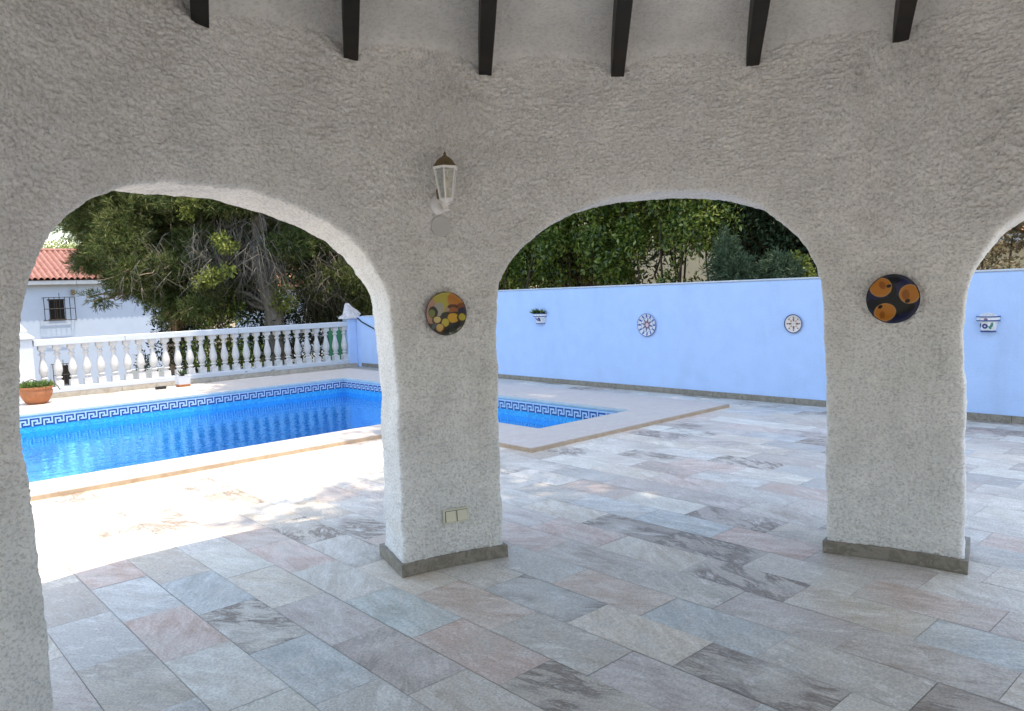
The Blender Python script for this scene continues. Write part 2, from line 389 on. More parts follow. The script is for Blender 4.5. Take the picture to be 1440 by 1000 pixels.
for i in range(-22, 28):
    x0 = .99 + i*TW; x1 = x0 + TW
    if x0 > XW - .02: continue
    x1 = min(x1, XW - .02); y0 = 2.44 - .2007*(i-5)
    for j in range(-24, 26):
        a, b = y0 + j*TL, y0 + (j+1)*TL
        if b > 15.3: b = 15.3
        if a > 15.2 or b < -8.5 or b - a < .05: continue
        if inpool((x0+x1)/2, a) and inpool((x0+x1)/2, b): continue
        if inpool((x0+x1)/2, b) and b < PY2: b = min(b, (PY1 if x1 < PX1 else PY0) - .2)
        elif inpool((x0+x1)/2, a): a = max(a, PY2+.15)
        if b - a < .04: continue
        if (i, j) in over: c_, vn = over[(i, j)]
        else:
            c_ = random.choices([p[0] for p in PAL], [p[1] for p in PAL])[0]; vn = random.choice([0, 0, 0, .25, .5, 1])
            f = random.uniform(.9, 1.08); c_ = tuple(x*f for x in c_)
        gp = .0012; dz = random.uniform(-.0006, .0006)
        tv.append([(x0+gp, a+gp, dz), (x1-gp, a+gp, dz), (x1-gp, b-gp, dz), (x0+gp, b-gp, dz)])
        c_ = [x*.76+m_*.24 for x, m_ in zip(c_, (.52, .50, .48))]; tone.append((min(.9, c_[0]*1.55), min(.9, c_[1]*1.41), min(.9, c_[2]*1.22), float(vn))); shift.append((random.uniform(0, 50), random.uniform(0, 50), random.uniform(0, 9)))
tv = np.array(tv)
fl = quads('terrace_floor', tv, M_tile); me = fl.data
ca = me.attributes.new('tone', 'FLOAT_COLOR', 'FACE'); ca.data.foreach_set('color', np.array(tone, dtype=np.float32).reshape(-1))
sa = me.attributes.new('shift', 'FLOAT_VECTOR', 'FACE'); sa.data.foreach_set('vector', np.array(shift, dtype=np.float32).reshape(-1))
tag(fl, kind='structure')

# pool coping deck
def slab(mb, x0, y0, x1, y1, zt=CZ, zb=0.0):
    mb.box((x0, y0, zb-.01), (x1, y1, zt))
def deck(name, rects, zt, piece):
    mb = MB()
    for (x0, y0, x1, y1) in rects:
        nx = max(1, round((x1-x0)/piece)); ny = max(1, round((y1-y0)/piece)) 
        if x1-x0 > y1-y0: ny = max(1, round((y1-y0)/1.2))
        else: nx = max(1, round((x1-x0)/1.2))
        for a in range(nx):
            for b in range(ny):
                gx = .0012
                mb.box((x0+(x1-x0)*a/nx+gx, y0+(y1-y0)*b/ny+gx, -.01), (x0+(x1-x0)*(a+1)/nx-gx, y0+(y1-y0)*(b+1)/ny-gx, zt))
    return mb.build(name, [M_coping], bevel=.006)
cp = deck('pool_coping', [(-2.9, 7.22, PX1-.78, PY1), (5.02, 5.34, PX1, PY1), (PX1, 5.34, 8.47, PY0), (PX2, PY0, 8.47, PY2), (-2.9, PY2, 8.47, 14.7), (-2.9, PY1, PX0, PY2)], CZ, .62)
tag(cp, kind='structure')
# riser strip of darker stone, proud by 3 mm under the nosing
rs = MB()
for (x0, y0, x1, y1) in [(-2.9, 7.212, 5.012, 7.217), (5.012, 5.332, 5.017, 7.217), (5.012, 5.327, 8.478, 5.332), (8.473, 5.332, 8.478, 14.7)]:
    rs.box((x0, y0, -.008), (x1, y1, CZ-.008))
tag(rs.build('coping_riser', M_riser), kind='structure')
# pool shell
ps = MB(); zb = -1.45
outl = [(PX0, PY1), (PX1, PY1), (PX1, PY0), (PX2, PY0), (PX2, PY2), (PX0, PY2)]
n = len(outl)
ps.add([(x, y, zb) for x, y in outl] + [(x, y, -.005) for x, y in outl], [(i, (i+1) % n, n+(i+1) % n, n+i) for i in range(n)] + [tuple(range(n))])
tag(ps.build('pool_shell', M_mosaic), kind='structure')
# lip and greek-key band
lip = MB(); band = MB(); key = ["1111111", "0000001", "0111101", "0100101", "0101111", "0100000"]
cw, chh = .151/7, .0235
def wallstrip(p, q, nx, ny):
    L = math.hypot(q[0]-p[0], q[1]-p[1]); ux, uy = (q[0]-p[0])/L, (q[1]-p[1])/L
    def P(u, z, o): return (p[0]+ux*u+nx*o, p[1]+uy*u+ny*o, z)
    k = 0
    npc = max(1, round(L/.6))
    for a in range(npc):
        u0, u1 = L*a/npc+.002, L*(a+1)/npc-.002
        lip.add([P(u0, .012, .012), P(u1, .012, .012), P(u1, CZ-.002, .012), P(u0, CZ-.002, .012), P(u0, .012, -.01), P(u1, .012, -.01)], [(0, 1, 2, 3), (0, 1, 5, 4)])
    lip_recess = [P(0, .012, .001), P(L, .012, .001), P(L, -.004, .001), P(0, -.004, .001)]
    lip.add(lip_recess, [(0, 1, 2, 3)])  # recessed strip under the lip, in the lip's own stone
    z0 = -.012; Hh = chh*6
    band.add([P(0, z0-Hh, .003), P(L, z0-Hh, .003), P(L, z0, .003), P(0, z0, .003)], [(0, 1, 2, 3)], 0)
    nper = int(L/(cw*7))+1
    for per in range(nper):
        for r_, row in enumerate(key):
            c = 0
            while c < 7:
                if row[c] == '1':
                    e = c
                    while e < 7 and row[e] == '1': e += 1
                    u0 = (per*7+c)*cw; u1 = min(L, (per*7+e)*cw)
                    if u0 < L: band.add([P(u0, z0-(r_+1)*chh, .005), P(u1, z0-(r_+1)*chh, .005), P(u1, z0-r_*chh, .005), P(u0, z0-r_*chh, .005)], [(0, 1, 2, 3)], 1)
                    c = e
                else: c += 1
wallstrip((PX0, PY2), (PX2, PY2), 0, -1); wallstrip((PX2, PY2), (PX2, PY0), -1, 0)
wallstrip((PX1, PY1), (PX0, PY1), 0, 1); wallstrip((PX1, PY0), (PX1, PY1), 1, 0); wallstrip((PX2, PY0), (PX1, PY0), 0, 1)
tag(lip.build('pool_lip', M_lip), kind='structure'); tag(band.build('pool_key_band', [M_navy, M_keyw]), kind='structure')
wt = MB(); WZ = -.235
wt.add([(PX0, PY1, WZ), (PX1, PY1, WZ), (PX2, PY1, WZ), (PX2, PY2, WZ), (PX0, PY2, WZ), (PX1, PY0, WZ), (PX2, PY0, WZ)], [(0, 1, 2, 3, 4), (5, 6, 2, 1)])
tag(wt.build('pool_water', M_water), kind='structure')
# steps of the pool corner? none visible

# ------------------------------------------------------------------ garden wall
gw = empty('garden_wall', (XW, 9, 0), 'long pale blue-white rendered garden wall standing behind the pool and the tiled terrace', 'wall')
def par(o, p):
    o.parent = p; o.matrix_parent_inverse = Matrix.Translation(-Vector(p.location)) if p.rotation_euler.z == 0 else p.matrix_world.inverted(); return o
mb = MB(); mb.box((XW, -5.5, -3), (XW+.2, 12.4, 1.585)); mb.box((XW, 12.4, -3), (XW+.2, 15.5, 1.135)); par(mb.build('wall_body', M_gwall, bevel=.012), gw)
mb = MB(); mb.box((XW-.012, -5.5, 1.585), (XW+.212, 12.41, 1.607)); mb.box((XW-.012, 12.414, 1.135), (XW+.212, 15.2, 1.155)); par(mb.build('wall_capping', M_white, bevel=.005), gw)
mb = MB(); y = -5.4
while y < 15.3:
    mb.box((XW-.014, y+.002, 0), (XW-.001, min(y+.6, 15.3)-.002, .078)); y += .6
par(mb.build('skirting', M_skirt), gw)

# ------------------------------------------------------------------ balustrade
YB = 15.48
bl = empty('balustrade', (5.9, YB, 0), 'white balustrade of turned balusters along the far side of the pool', 'balustrade')
mb = MB()
for a, b in ((2.74, 4.22), (4.224, 6.4), (6.404, 8.93)): mb.box((a, YB, .923), (b, YB+.20, 1.035))
par(mb.build('top_rail', M_white, bevel=.012), bl)
mb = MB(); mb.box((2.3, YB-.02, .078), (8.93, YB+.24, .172)); par(mb.build('base_kerb', M_kerb, bevel=.01), bl)
mb = MB(); x = 2.3
while x < 8.9: mb.box((x+.002, YB-.035, -.01), (min(x+.6, 9.12)-.002, YB-.021, .076)); x += .6
mb.box((2.3, YB-.02, -.3), (8.93, YB+.24, .076)); par(mb.build('skirting', stonemat('beige_stone_skirting', [(.30,.25,.20),(.42,.37,.31),(.50,.46,.41)], 9)), bl)
def baluster_mesh():
    mb = MB(); hb = .751
    mb.box((-.062, -.062, 0), (.062, .062, .115))
    prof = [(.052,.115),(.040,.135),(.036,.150),(.055,.160),(.062,.172),(.055,.186),(.040,.196),(.044,.21),(.068,.27),(.073,.32),(.068,.37),(.052,.44),(.038,.51),(.032,.555),(.034,.575),(.050,.585),(.056,.598),(.050,.612),(.036,.622),(.036,.640),(.050,.66),(.058,.678)]
    mb.lathe(prof, 16, cap=False)
    mb.box((-.060, -.060, .676), (.060, .060, hb))
    return mb
b0 = baluster_mesh().build('baluster', M_cast, auto=True)
b0.parent = bl; b0.location = (2.874-5.9, .10, .172)
for k in range(1, 27):
    c = b0.copy(); col.objects.link(c); c.parent = bl; c.location = (2.874 + k*.2308 - 5.9, .10, .172); c.rotation_euler = (0, 0, random.uniform(-.03, .03))
def pier(name, x0, x1, y0, y1, h, mcap, label, tilt=0, mbody=M_white, capz=0):
    e = empty(name, ((x0+x1)/2, (y0+y1)/2, 0), label, 'pillar')
    hx, hy = (x1-x0)/2, (y1-y0)/2
    mb = MB(); mb.box((-hx, -hy, -.3), (hx, hy, h)); mb.build('shaft', mbody, e, bevel=.01)
    mb = MB(); o1 = .05
    def fr(s0, z0, s1, z1):
        mb.add([(-s0,-s0,z0),(s0,-s0,z0),(s0,s0,z0),(-s0,s0,z0),(-s1,-s1,z1),(s1,-s1,z1),(s1,s1,z1),(-s1,s1,z1)], [(3,2,1,0),(4,5,6,7),(0,1,5,4),(1,2,6,5),(2,3,7,6),(3,0,4,7)])
    fr(hx+.035, 0, hx+.035, .035); fr(hx+.03, .035, hx-.06, .11); fr(hx-.055, .11, hx-.055, .14); fr(hx-.05, .14, .012, .31)
    c = mb.build('pyramid_cap', mcap, e, bevel=.006, loc=(0, 0, h)); c.rotation_euler = (tilt, 0, tilt)
    return e
pier('balustrade_pier', 2.38, 2.72, YB-.04, YB+.30, 1.055, M_white, 'white square pier with pyramid cap at the left end of the balustrade')
cpier = empty('corner_pier', (9.03, YB+.1, 0), 'pale blue corner pier with weathered grey stone finial where balustrade meets garden wall', 'pillar')
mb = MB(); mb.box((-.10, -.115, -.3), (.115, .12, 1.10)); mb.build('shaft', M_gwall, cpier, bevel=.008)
# weathered, slumped pyramid finial
mb = MB()
rings = [(.0, .27, .20, 0, 0), (.03, .25, .19, 0, 0), (.07, .22, .16, .03, 0), (.10, .23, .14, .05, 0), (.17, .17, .11, .03, 0), (.25, .10, .08, -.02, 0), (.31, .07, .06, -.04, 0), (.35, .035, .03, -.05, 0)]
n = 10; vs = []; fs = []
for i, (z, rx, ry, cx, cy) in enumerate(rings):
    for k in range(n):
        a = 2*PI*k/n; q = 1 + .18*math.sin(3*a+i) * (.5 if i else .2)
        vs.append((cx + rx*q*math.cos(a), ry*q*math.sin(a), z + .012*math.sin(5*a+i)))
for i in range(len(rings)-1):
    for k in range(n): fs.append((i*n+k, i*n+(k+1) % n, (i+1)*n+(k+1) % n, (i+1)*n+k))
fs.append(tuple(range(n))[::-1]); fs.append(tuple((len(rings)-1)*n+k for k in range(n)))
mb.add(vs, fs); mb.build('finial', M_greyst, cpier, loc=(.02, 0, 1.10), auto=True)
mb = MB(); mb.tube([(XW-.03, YB-.12, 1.11), (XW-.02, 15.2, 1.02), (XW-.02, 14.9, .93), (XW-.02, 14.55, .83), (XW-.02, 14.1, .74)], .014, 6)
tag(mb.build('cable', M_cable), 'black cable sagging down the blue wall from the corner pier', 'cable')

# ------------------------------------------------------------------ porch
CX, CY, RI = 1.935, 1.132, 2.412
TK = .39; ZT = 3.0
porch = empty('porch', (CX, CY, 0), 'round porch with rough white plaster arches and dark radial ceiling beams over a tiled terrace', 'porch')
def pol(phi, r, z): a = R(phi); return (CX + r*math.cos(a), CY + r*math.sin(a), z)
A1 = [(125.97,0.),(125.99,.16),(126.05,.35),(126.17,.566),(126.26,.874),(126.5,1.02),(126.67,1.10),(126.62,1.223),(126.29,1.405),(126.0,1.46),(125.62,1.543),(124.92,1.654),(123.8,1.736),(122.48,1.807),(121.08,1.862),(119.1,1.924),(117.21,1.977),(115.69,2.009),(113.68,2.039),(111.25,2.059),(107.12,2.076),(101.35,2.082),(97.39,2.066),(93.53,2.018),(90.16,1.962),(86.66,1.875),(84.38,1.772),(82.57,1.659),(81.61,1.563),(81.15,1.42),(81.06,1.253),(81.04,.96),(81.03,.564),(81.3,.15),(81.35,0.)]
A2 = [(66.75,0.),(66.62,.352),(66.59,.606),(66.47,.942),(66.44,1.191),(66.26,1.479),(65.94,1.601),(64.95,1.682),(63.08,1.782),(59.94,1.891),(56.07,1.991),(51.5,2.068),(46.52,2.104),(39.68,2.107),(35.68,2.088),(33.05,2.065),(30.28,2.009),(27.38,1.914),(25.14,1.818),(23.37,1.714),(22.06,1.593),(21.59,1.453),(21.4,1.133),(21.25,.728),(21.22,0.)]
A3 = [(5.0,0.),(5.08,.401),(5.2,.923),(5.37,1.217),(5.48,1.334),(5.25,1.431),(4.82,1.528),(4.2,1.602),(3.43,1.668),(2.35,1.731),(.9,1.80),(-.68,1.857),(-4,1.95),(-9,2.05),(-15,2.09),(-21,2.09),(-26,2.04),(-30,1.96),(-34,1.84),(-37,1.70),(-39.5,1.5),(-40,1.3),(-40,0.)]
A0 = [(x+60.3, z) for x, z in A1]
A4 = [(x-59.5, z) for x, z in A3]
def resample(P, n):
    P = np.array(P, float); Q = P.copy(); Q[:, 0] *= R(1)*RI
    # chaikin smoothing
    for _ in range(2):
        N_ = [P[0]]
        for i in range(len(P)-1): N_ += [P[i]*.75+P[i+1]*.25, P[i]*.25+P[i+1]*.75]
        N_.append(P[-1]); P = np.array(N_)
    d = np.hypot(np.diff(P[:, 0])*R(1)*RI, np.diff(P[:, 1])); s_ = np.r_[0, np.cumsum(d)]
    t_ = np.linspace(0, s_[-1], n); return np.c_[np.interp(t_, s_, P[:, 0]), np.interp(t_, s_, P[:, 1])]
def vnoise(P, seed=0):
    """value noise 0..1 at (n,3) points"""
    I = np.floor(P).astype(np.int64); f = P - I; f = f*f*(3-2*f); out = 0
    for dx in (0, 1):
        for dy in (0, 1):
            for dz in (0, 1):
                h = ((I[:, 0]+dx)*73856093) ^ ((I[:, 1]+dy)*19349663) ^ ((I[:, 2]+dz)*83492791) ^ (seed*2654435)
                h = (h ^ (h >> 13))*1274126177 & 0x7fffffff; h = (h ^ (h >> 16)) & 0xffff
                out = out + h/65535.*(f[:, 0] if dx else 1-f[:, 0])*(f[:, 1] if dy else 1-f[:, 1])*(f[:, 2] if dz else 1-f[:, 2])
    return out
WV = []; WF = []; WN = [0]
def arch_cell(A, pL, pR, kk, n=1400, M_=240, MR=70):
    """A runs from left foot (high phi) over to right foot (low phi); the cell spans pL..pR"""
    P = resample(A, n); K = R(1)*RI
    T = np.gradient(P, axis=0); T[:, 0] *= K; T /= np.linalg.norm(T, axis=1)[:, None]+1e-9
    s_ = np.arange(n)*5.6/n; w_ = vnoise(np.c_[s_*7, s_*0+A[0][0], s_*0], 1)-.5; w2 = vnoise(np.c_[s_*24, s_*0+A[0][0], s_*0], 2)-.5
    nz = (w_*.014 + w2*.006)*np.clip(np.minimum(np.arange(n), n-1-np.arange(n))/25, 0, 1)
    P[:, 0] += -T[:, 1]*nz/K; P[:, 1] += T[:, 0]*nz; P[:, 1] = np.maximum(P[:, 1], 0)
    pc, zs = (A[0][0]+A[-1][0])/2, 1.25
    OUT = np.zeros((n, 2))
    for i_, (p, z) in enumerate(P):
        if z <= zs: OUT[i_] = (pL if p > pc else pR, z); continue
        dx, dz = (p-pc)*K, z-zs; hx = ((pL-pc) if dx > 0 else (pc-pR))*K; t = 1e9
        if abs(dx) > 1e-6: t = min(t, hx/abs(dx))
        if dz > 1e-6: t = min(t, (ZT-zs)/dz)
        OUT[i_] = (pc+dx*t/K, zs+dz*t)
    for c_ in (pL, pR):
        k = np.argmin(np.abs(OUT[:, 0]-c_)*K+np.abs(OUT[:, 1]-ZT)); OUT[k] = (c_, ZT)
    e = .014
    Nn = np.c_[T[:, 1], -T[:, 0]]; flip = (Nn[:, 0]*(P[:, 0]-pc)*K + Nn[:, 1]*(P[:, 1]-zs+.6)) < 0; Nn[flip] *= -1
    def off(d): q = P + np.c_[Nn[:, 0]*d/K, Nn[:, 1]*d]; q[:, 1] = np.maximum(q[:, 1], 0); q[0, 1] = q[-1, 1] = 0; return q
    MO = max(4, M_//30)
    prof = [('O', 1-k/M_, RI) for k in range(M_)] + [('G', e*1.5, RI+.0003), ('G', e*.95, RI+e*.18), ('G', e*.5, RI+e*.5), ('G', e*.18, RI+e*.95)] + [('G', 0., RI+e*1.4+(TK-2.8*e)*k/MR) for k in range(MR+1)] + [('G', e*.3, RI+TK-e*.3), ('G', e*1.5, RI+TK)] + [('O', k/MO, RI+TK) for k in range(1, MO+1)]
    G = np.zeros((len(prof), n, 3))
    for r_, (typ, a, r) in enumerate(prof):
        if typ == 'O': b_ = off(e*1.5); q = b_ + (OUT-b_)*a
        else: q = off(a)
        dep = min(1, max(0, (r-RI)/TK)); wt_ = 1 if typ == 'G' else 1-a
        ph = pc + (q[:, 0]-pc)*(1+kk*dep*wt_)
        G[r_, :, 0] = CX + r*np.cos(np.radians(ph)); G[r_, :, 1] = CY + r*np.sin(np.radians(ph)); G[r_, :, 2] = q[:, 1]
    du = np.gradient(G, axis=1); dv = np.gradient(G, axis=0); Nr = np.cross(du, dv); Nr /= np.linalg.norm(Nr, axis=2)[:, :, None]+1e-12
    Q = G.reshape(-1, 3)
    wq = (vnoise(Q*20, 11)-.5)*.02; Qw = Q + wq[:, None]
    b1 = np.abs(vnoise(Qw*[47, 47, 70]+5, 3)-.5)*2; b2 = np.abs(vnoise(Q*[95, 95, 125], 4)-.5)*2; b3 = vnoise(Qw*[20, 20, 30], 5); b4 = vnoise(Q*1.4, 6)-.5; b5 = vnoise(Q*5, 7)-.5; am = .65+.6*vnoise(Q*2.6, 8)
    hgt = (b1*.0145 + b2*.0060 + (b3-.5)*.0090)*am + b4*.018 + b5*.007
    sg = 1 if (Nr[M_//2, n//2, :2]*(G[M_//2, n//2, :2]-[CX, CY])).sum() < 0 else -1
    fade = np.ones(len(prof)); fade[M_:] = .30; fade[-MO-1:] = .3; nf = min(30, M_//2); fade[M_-nf:M_] = np.linspace(1, .30, nf)
    edge = np.clip(np.minimum(np.arange(n), n-1-np.arange(n))/6, 0, 1)
    # displaced; cell borders move radially only so neighbouring cells still meet
    D = sg*Nr; D[0] = 0; D[0, :, 0] = (CX-G[0, :, 0])/RI; D[0, :, 1] = (CY-G[0, :, 1])/RI
    G += D*(hgt.reshape(len(prof), n)*fade[:, None])[:, :, None]
    idx = np.arange(len(prof)*n).reshape(len(prof), n)
    Fq = np.stack([idx[:-1, :-1], idx[:-1, 1:], idx[1:, 1:], idx[1:, :-1]], -1).reshape(-1, 4)
    if sg < 0: Fq = Fq[:, ::-1]
    WV.append(G.reshape(-1, 3)); WF.append(Fq + WN[0]); WN[0] += len(prof)*n
for A, l_, r_, kk, hi in ((A0, 204., 134., .052, 0), (A1, 134., 74., .058, 1), (A2, 74., 13.1, .052, 1), (A3, 13.1, -47.5, .078, 1), (A4, -47.5, -107., .052, 0)):
    arch_cell(A, l_, r_, kk, *((1400, 240, 70) if hi else (220, 24, 8)))
V_, F_ = np.concatenate(WV), np.concatenate(WF)
me = bpy.data.meshes.new('arcade_wall'); me.vertices.add(len(V_)); me.vertices.foreach_set('co', V_.astype(np.float32).reshape(-1))
me.loops.add(F_.size); me.loops.foreach_set('vertex_index', F_.astype(np.int32).reshape(-1))
me.polygons.add(len(F_)); me.polygons.foreach_set('loop_start', np.arange(0, F_.size, 4, dtype=np.int32)); me.polygons.foreach_set('loop_total', np.full(len(F_), 4, dtype=np.int32))
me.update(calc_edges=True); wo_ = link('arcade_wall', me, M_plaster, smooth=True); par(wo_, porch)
# skirting round the pier feet
for a, b in ((81.35, 66.7), (21.25, 5.0), (141.5, 126.0), (-40, -54.5)):
    mb = MB(); o_ = .022; n = 6; inn = []; out = []
    da = math.degrees(o_/RI)
    for k in range(n+1):
        p_ = (a+da) + (b-a-2*da)*k/n; inn.append((p_, RI-o_)); mid_ = (a+b)/2; out.append((mid_+(p_-mid_)*(.80 if a == 21.25 else .845), RI+TK+o_))
    ring = inn + out[::-1]; m_ = len(ring)
    mb.add([pol(p_, r_, 0.0) for p_, r_ in ring] + [pol(p_, r_, .072) for p_, r_ in ring], [tuple(range(m_))[::-1], tuple(range(m_, 2*m_))] + [(i, (i+1) % m_, m_+(i+1) % m_, m_+i) for i in range(m_)])
    par(mb.build('pier_skirting', M_skirt, bevel=.003), porch)
# ceiling cone
APX = (-.12, -.42); ZA = 3.55; ZC = 2.925; ZBm = 2.765
BPH = [174.5, 157, 139.5, 121.5, 103., 84.4, 66.3, 48.1, 30.3, 12.8, -5, -23, -41, -59, -77]
cl = MB(); NP, NT = 560, 34; p0, p1 = 196., -96.
vs = []; 
for i in range(NP+1):
    ph = p0+(p1-p0)*i/NP; W_ = pol(ph, RI+.03, ZC); L = math.hypot(W_[0]-APX[0], W_[1]-APX[1])
    dbm = min(abs(ph-b) for b in BPH)*R(1)*RI
    for j in range(NT+1):
        t_ = (j/NT)**2.2; d = t_*L
        z = ZC + (ZA-ZC)*t_ - .075*math.exp(-(d/.06)**1.3)*(1-t_)
        dip = math.exp(-(dbm*(1-t_)/.08))*math.exp(-(d/.20))*.125
        z += -dip + noise.noise(Vector((W_[0]*(1-t_)*4, W_[1]*(1-t_)*4, t_*8)))*.008
        vs.append((W_[0]+(APX[0]-W_[0])*t_, W_[1]+(APX[1]-W_[1])*t_, z))
fs = [(i*(NT+1)+j, (i+1)*(NT+1)+j, (i+1)*(NT+1)+j+1, i*(NT+1)+j+1) for i in range(NP) for j in range(NT)]
cl.add(vs, fs)
bk = [pol(p1, RI+.03, ZC), (-.35, -1.75, ZC), (-1.5, -.75, ZC), pol(p0, RI+.03, ZC)]
cl.add(bk + [(APX[0], APX[1], ZA)], [(0, 1, 4), (1, 2, 4), (2, 3, 4)])
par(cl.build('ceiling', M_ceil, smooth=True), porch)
# beams
for b in BPH:
    mb = MB(); W_ = Vector(pol(b, RI+.06, ZBm)); A_ = Vector((APX[0], APX[1], ZA - (ZC-ZBm)))
    d = (A_-W_); side = Vector((-d.y, d.x, 0)).normalized(); hw = .037; n = 14; vs = []
    E_ = W_ + d*.93
    for k in range(n+1):
        c = W_ + (E_-W_)*k/n
        wv = side*(hw + .003*noise.noise(c*3)); dz = .004*noise.noise(c*2.3+Vector((5, 0, 0)))
        vs += [c-wv+Vector((0,0,dz)), c+wv+Vector((0,0,dz)), c+wv+Vector((0,0,.20)), c-wv+Vector((0,0,.20))]
    fs = [(k*4+q, k*4+(q+1) % 4, (k+1)*4+(q+1) % 4, (k+1)*4+q) for k in range(n) for q in range(4)] + [(3,2,1,0), tuple(n*4+q for q in range(4))]
    mb.add(vs, fs); par(mb.build('beam', M_wood, bevel=.004), porch)
# roof shell with eaves
rf = MB(); top = []; 
ring = [pol(p0+(p1-p0)*i/60, RI+TK+.45, 2.99) for i in range(61)]
ringi = [pol(p0+(p1-p0)*i/60, RI+TK-.05, 2.99) for i in range(61)]
ring += [(-.25, -1.95, 2.99), (-1.75, -.75, 2.99)]; ringi += [(-.35, -1.75, 2.99), (-1.5, -.75, 2.99)]
n = len(ring)
vs = [*ring, *[(x, y, 3.10) for x, y, z in ring], *ringi, (APX[0], APX[1], 3.85)]
fs = [(i, (i+1) % n, n+(i+1) % n, n+i) for i in range(n)] + [(i, (i+1) % n, 2*n+(i+1) % n, 2*n+i) for i in range(n)] + [(n+i, n+(i+1) % n, 3*n) for i in range(n)]
rf.add(vs, fs); par(rf.build('roof', M_roof), porch)
# the house wall behind the camera
hw_ = MB(); M_ = Matrix.Translation((-2.3, -2.6, 0)) @ Matrix.Rotation(R(-42), 4, 'Z')
hw_.box((-4.6, -.3, -.01), (-2.0, 0, 3.0), 0, M_); hw_.box((2.4, -.3, -.01), (4.6, 0, 3.0), 0, M_); hw_.box((-2.0, -.3, 2.2), (2.4, 0, 3.0), 0, M_)
hw_.box((-2.0, -.3, -.01), (2.4, -.28, 2.2), 0, M_)
par(hw_.build('house_wall', M_white), porch)

# ---- fittings on the piers
def frame_at(phi, z, r=RI, yaw=0):
    """matrix whose +Y points from the wall face towards the porch centre, +Z up"""
    p = Vector(pol(phi, r, z)); a = R(phi); inw = Vector((-math.cos(a), -math.sin(a), 0)); xx = inw.cross(Vector((0, 0, 1)))
    M_ = Matrix.Identity(4)
    for i, v in enumerate((xx, inw, Vector((0, 0, 1)))):
        for j in range(3): M_[j][i] = v[j]
    M_.translation = p; return M_
# local x: positive = towards higher phi or lower? xx = inw x z ; used with sign helper SX (+1 = image right)
SX = -1
def plate_obj(name, M_, r, mats, label, cat, group=None, depth=.022, rim=M_white):
    mb = MB(); 
    prof = [(r*.45, .004), (r*.62, .004), (r*.80, .010), (r*.985, depth), (r, depth-.001), (r*.97, depth-.008), (r*.6, -.002), (r*.5, -.004)]
    n = 64; vs = []; fs = []
    vs.append((0, .004, 0))
    for (q, y_) in prof:
        for k in range(n): a = 2*PI*k/n; vs.append((q*math.cos(a), y_, q*math.sin(a)))
    for k in range(n): fs.append((0, 1+k, 1+(k+1) % n))
    for i in range(len(prof)-1):
        for k in range(n): fs.append((1+i*n+k, 1+i*n+(k+1) % n, 1+(i+1)*n+(k+1) % n, 1+(i+1)*n+k))
    mb.add(vs, fs); o = mb.build(name, mats, smooth=True); o.matrix_world = M_
    return tag(o, label, cat, group)
# orange plate
OR, ORD = (.48, .17, .02), (.30, .09, .012)
s_ = .13/.5
def P2(x, y): return (-(x-.5)*.26*SX*-1, (.5-y)*.26)
def blob(x, y, rx, ry, rot, c, W=.262):   # x,y in 0..1 image coordinates of the plate (x to the right), radii as fractions
    return (SXL*(x-.5)*W, (.5-y)*W, rx*W, ry*W, rot*SXL, c)
SXL = -1
bk_ = (.004, .005, .006)
bl1 = [blob(.50,.12,.14,.10,.2,bk_), blob(.47,.34,.10,.16,.1,bk_), blob(.30,.56,.20,.09,.3,bk_), blob(.62,.55,.18,.12,.5,bk_), blob(.14,.62,.10,.14,.6,bk_), blob(.72,.70,.20,.10,.3,bk_), blob(.55,.75,.08,.12,0,bk_),
       blob(.27,.26,.215,.205,.3,(.56,.30,.10)), blob(.27,.26,.200,.190,.3,OR), blob(.30,.22,.06,.09,.5,ORD), blob(.42,.24,.05,.035,.2,bk_),
       blob(.80,.41,.20,.20,0,(.60,.33,.12)), blob(.80,.41,.185,.185,0,OR), blob(.73,.42,.07,.11,0,ORD), blob(.76,.55,.05,.04,.3,bk_),
       blob(.35,.77,.21,.19,.2,(.56,.30,.10)), blob(.35,.77,.195,.175,.2,OR), blob(.30,.83,.05,.08,0,ORD), blob(.26,.66,.05,.035,.6,bk_)]
M_pl1 = painted('orange_fruit_glaze', (.012, .014, .055), bl1, .12, .006, [(.126, .2, (.006, .006, .01))])
plate_obj('decorative_plate', frame_at(13.13, 1.443, RI-.02), .131, M_pl1, 'dark navy ceramic plate painted with three oranges on the right-hand arch pier', 'plate', 'ceramic plates hung on the arch piers')
YL, YO, GR = (.55, .40, .06), (.50, .18, .03), (.04, .06, .04)
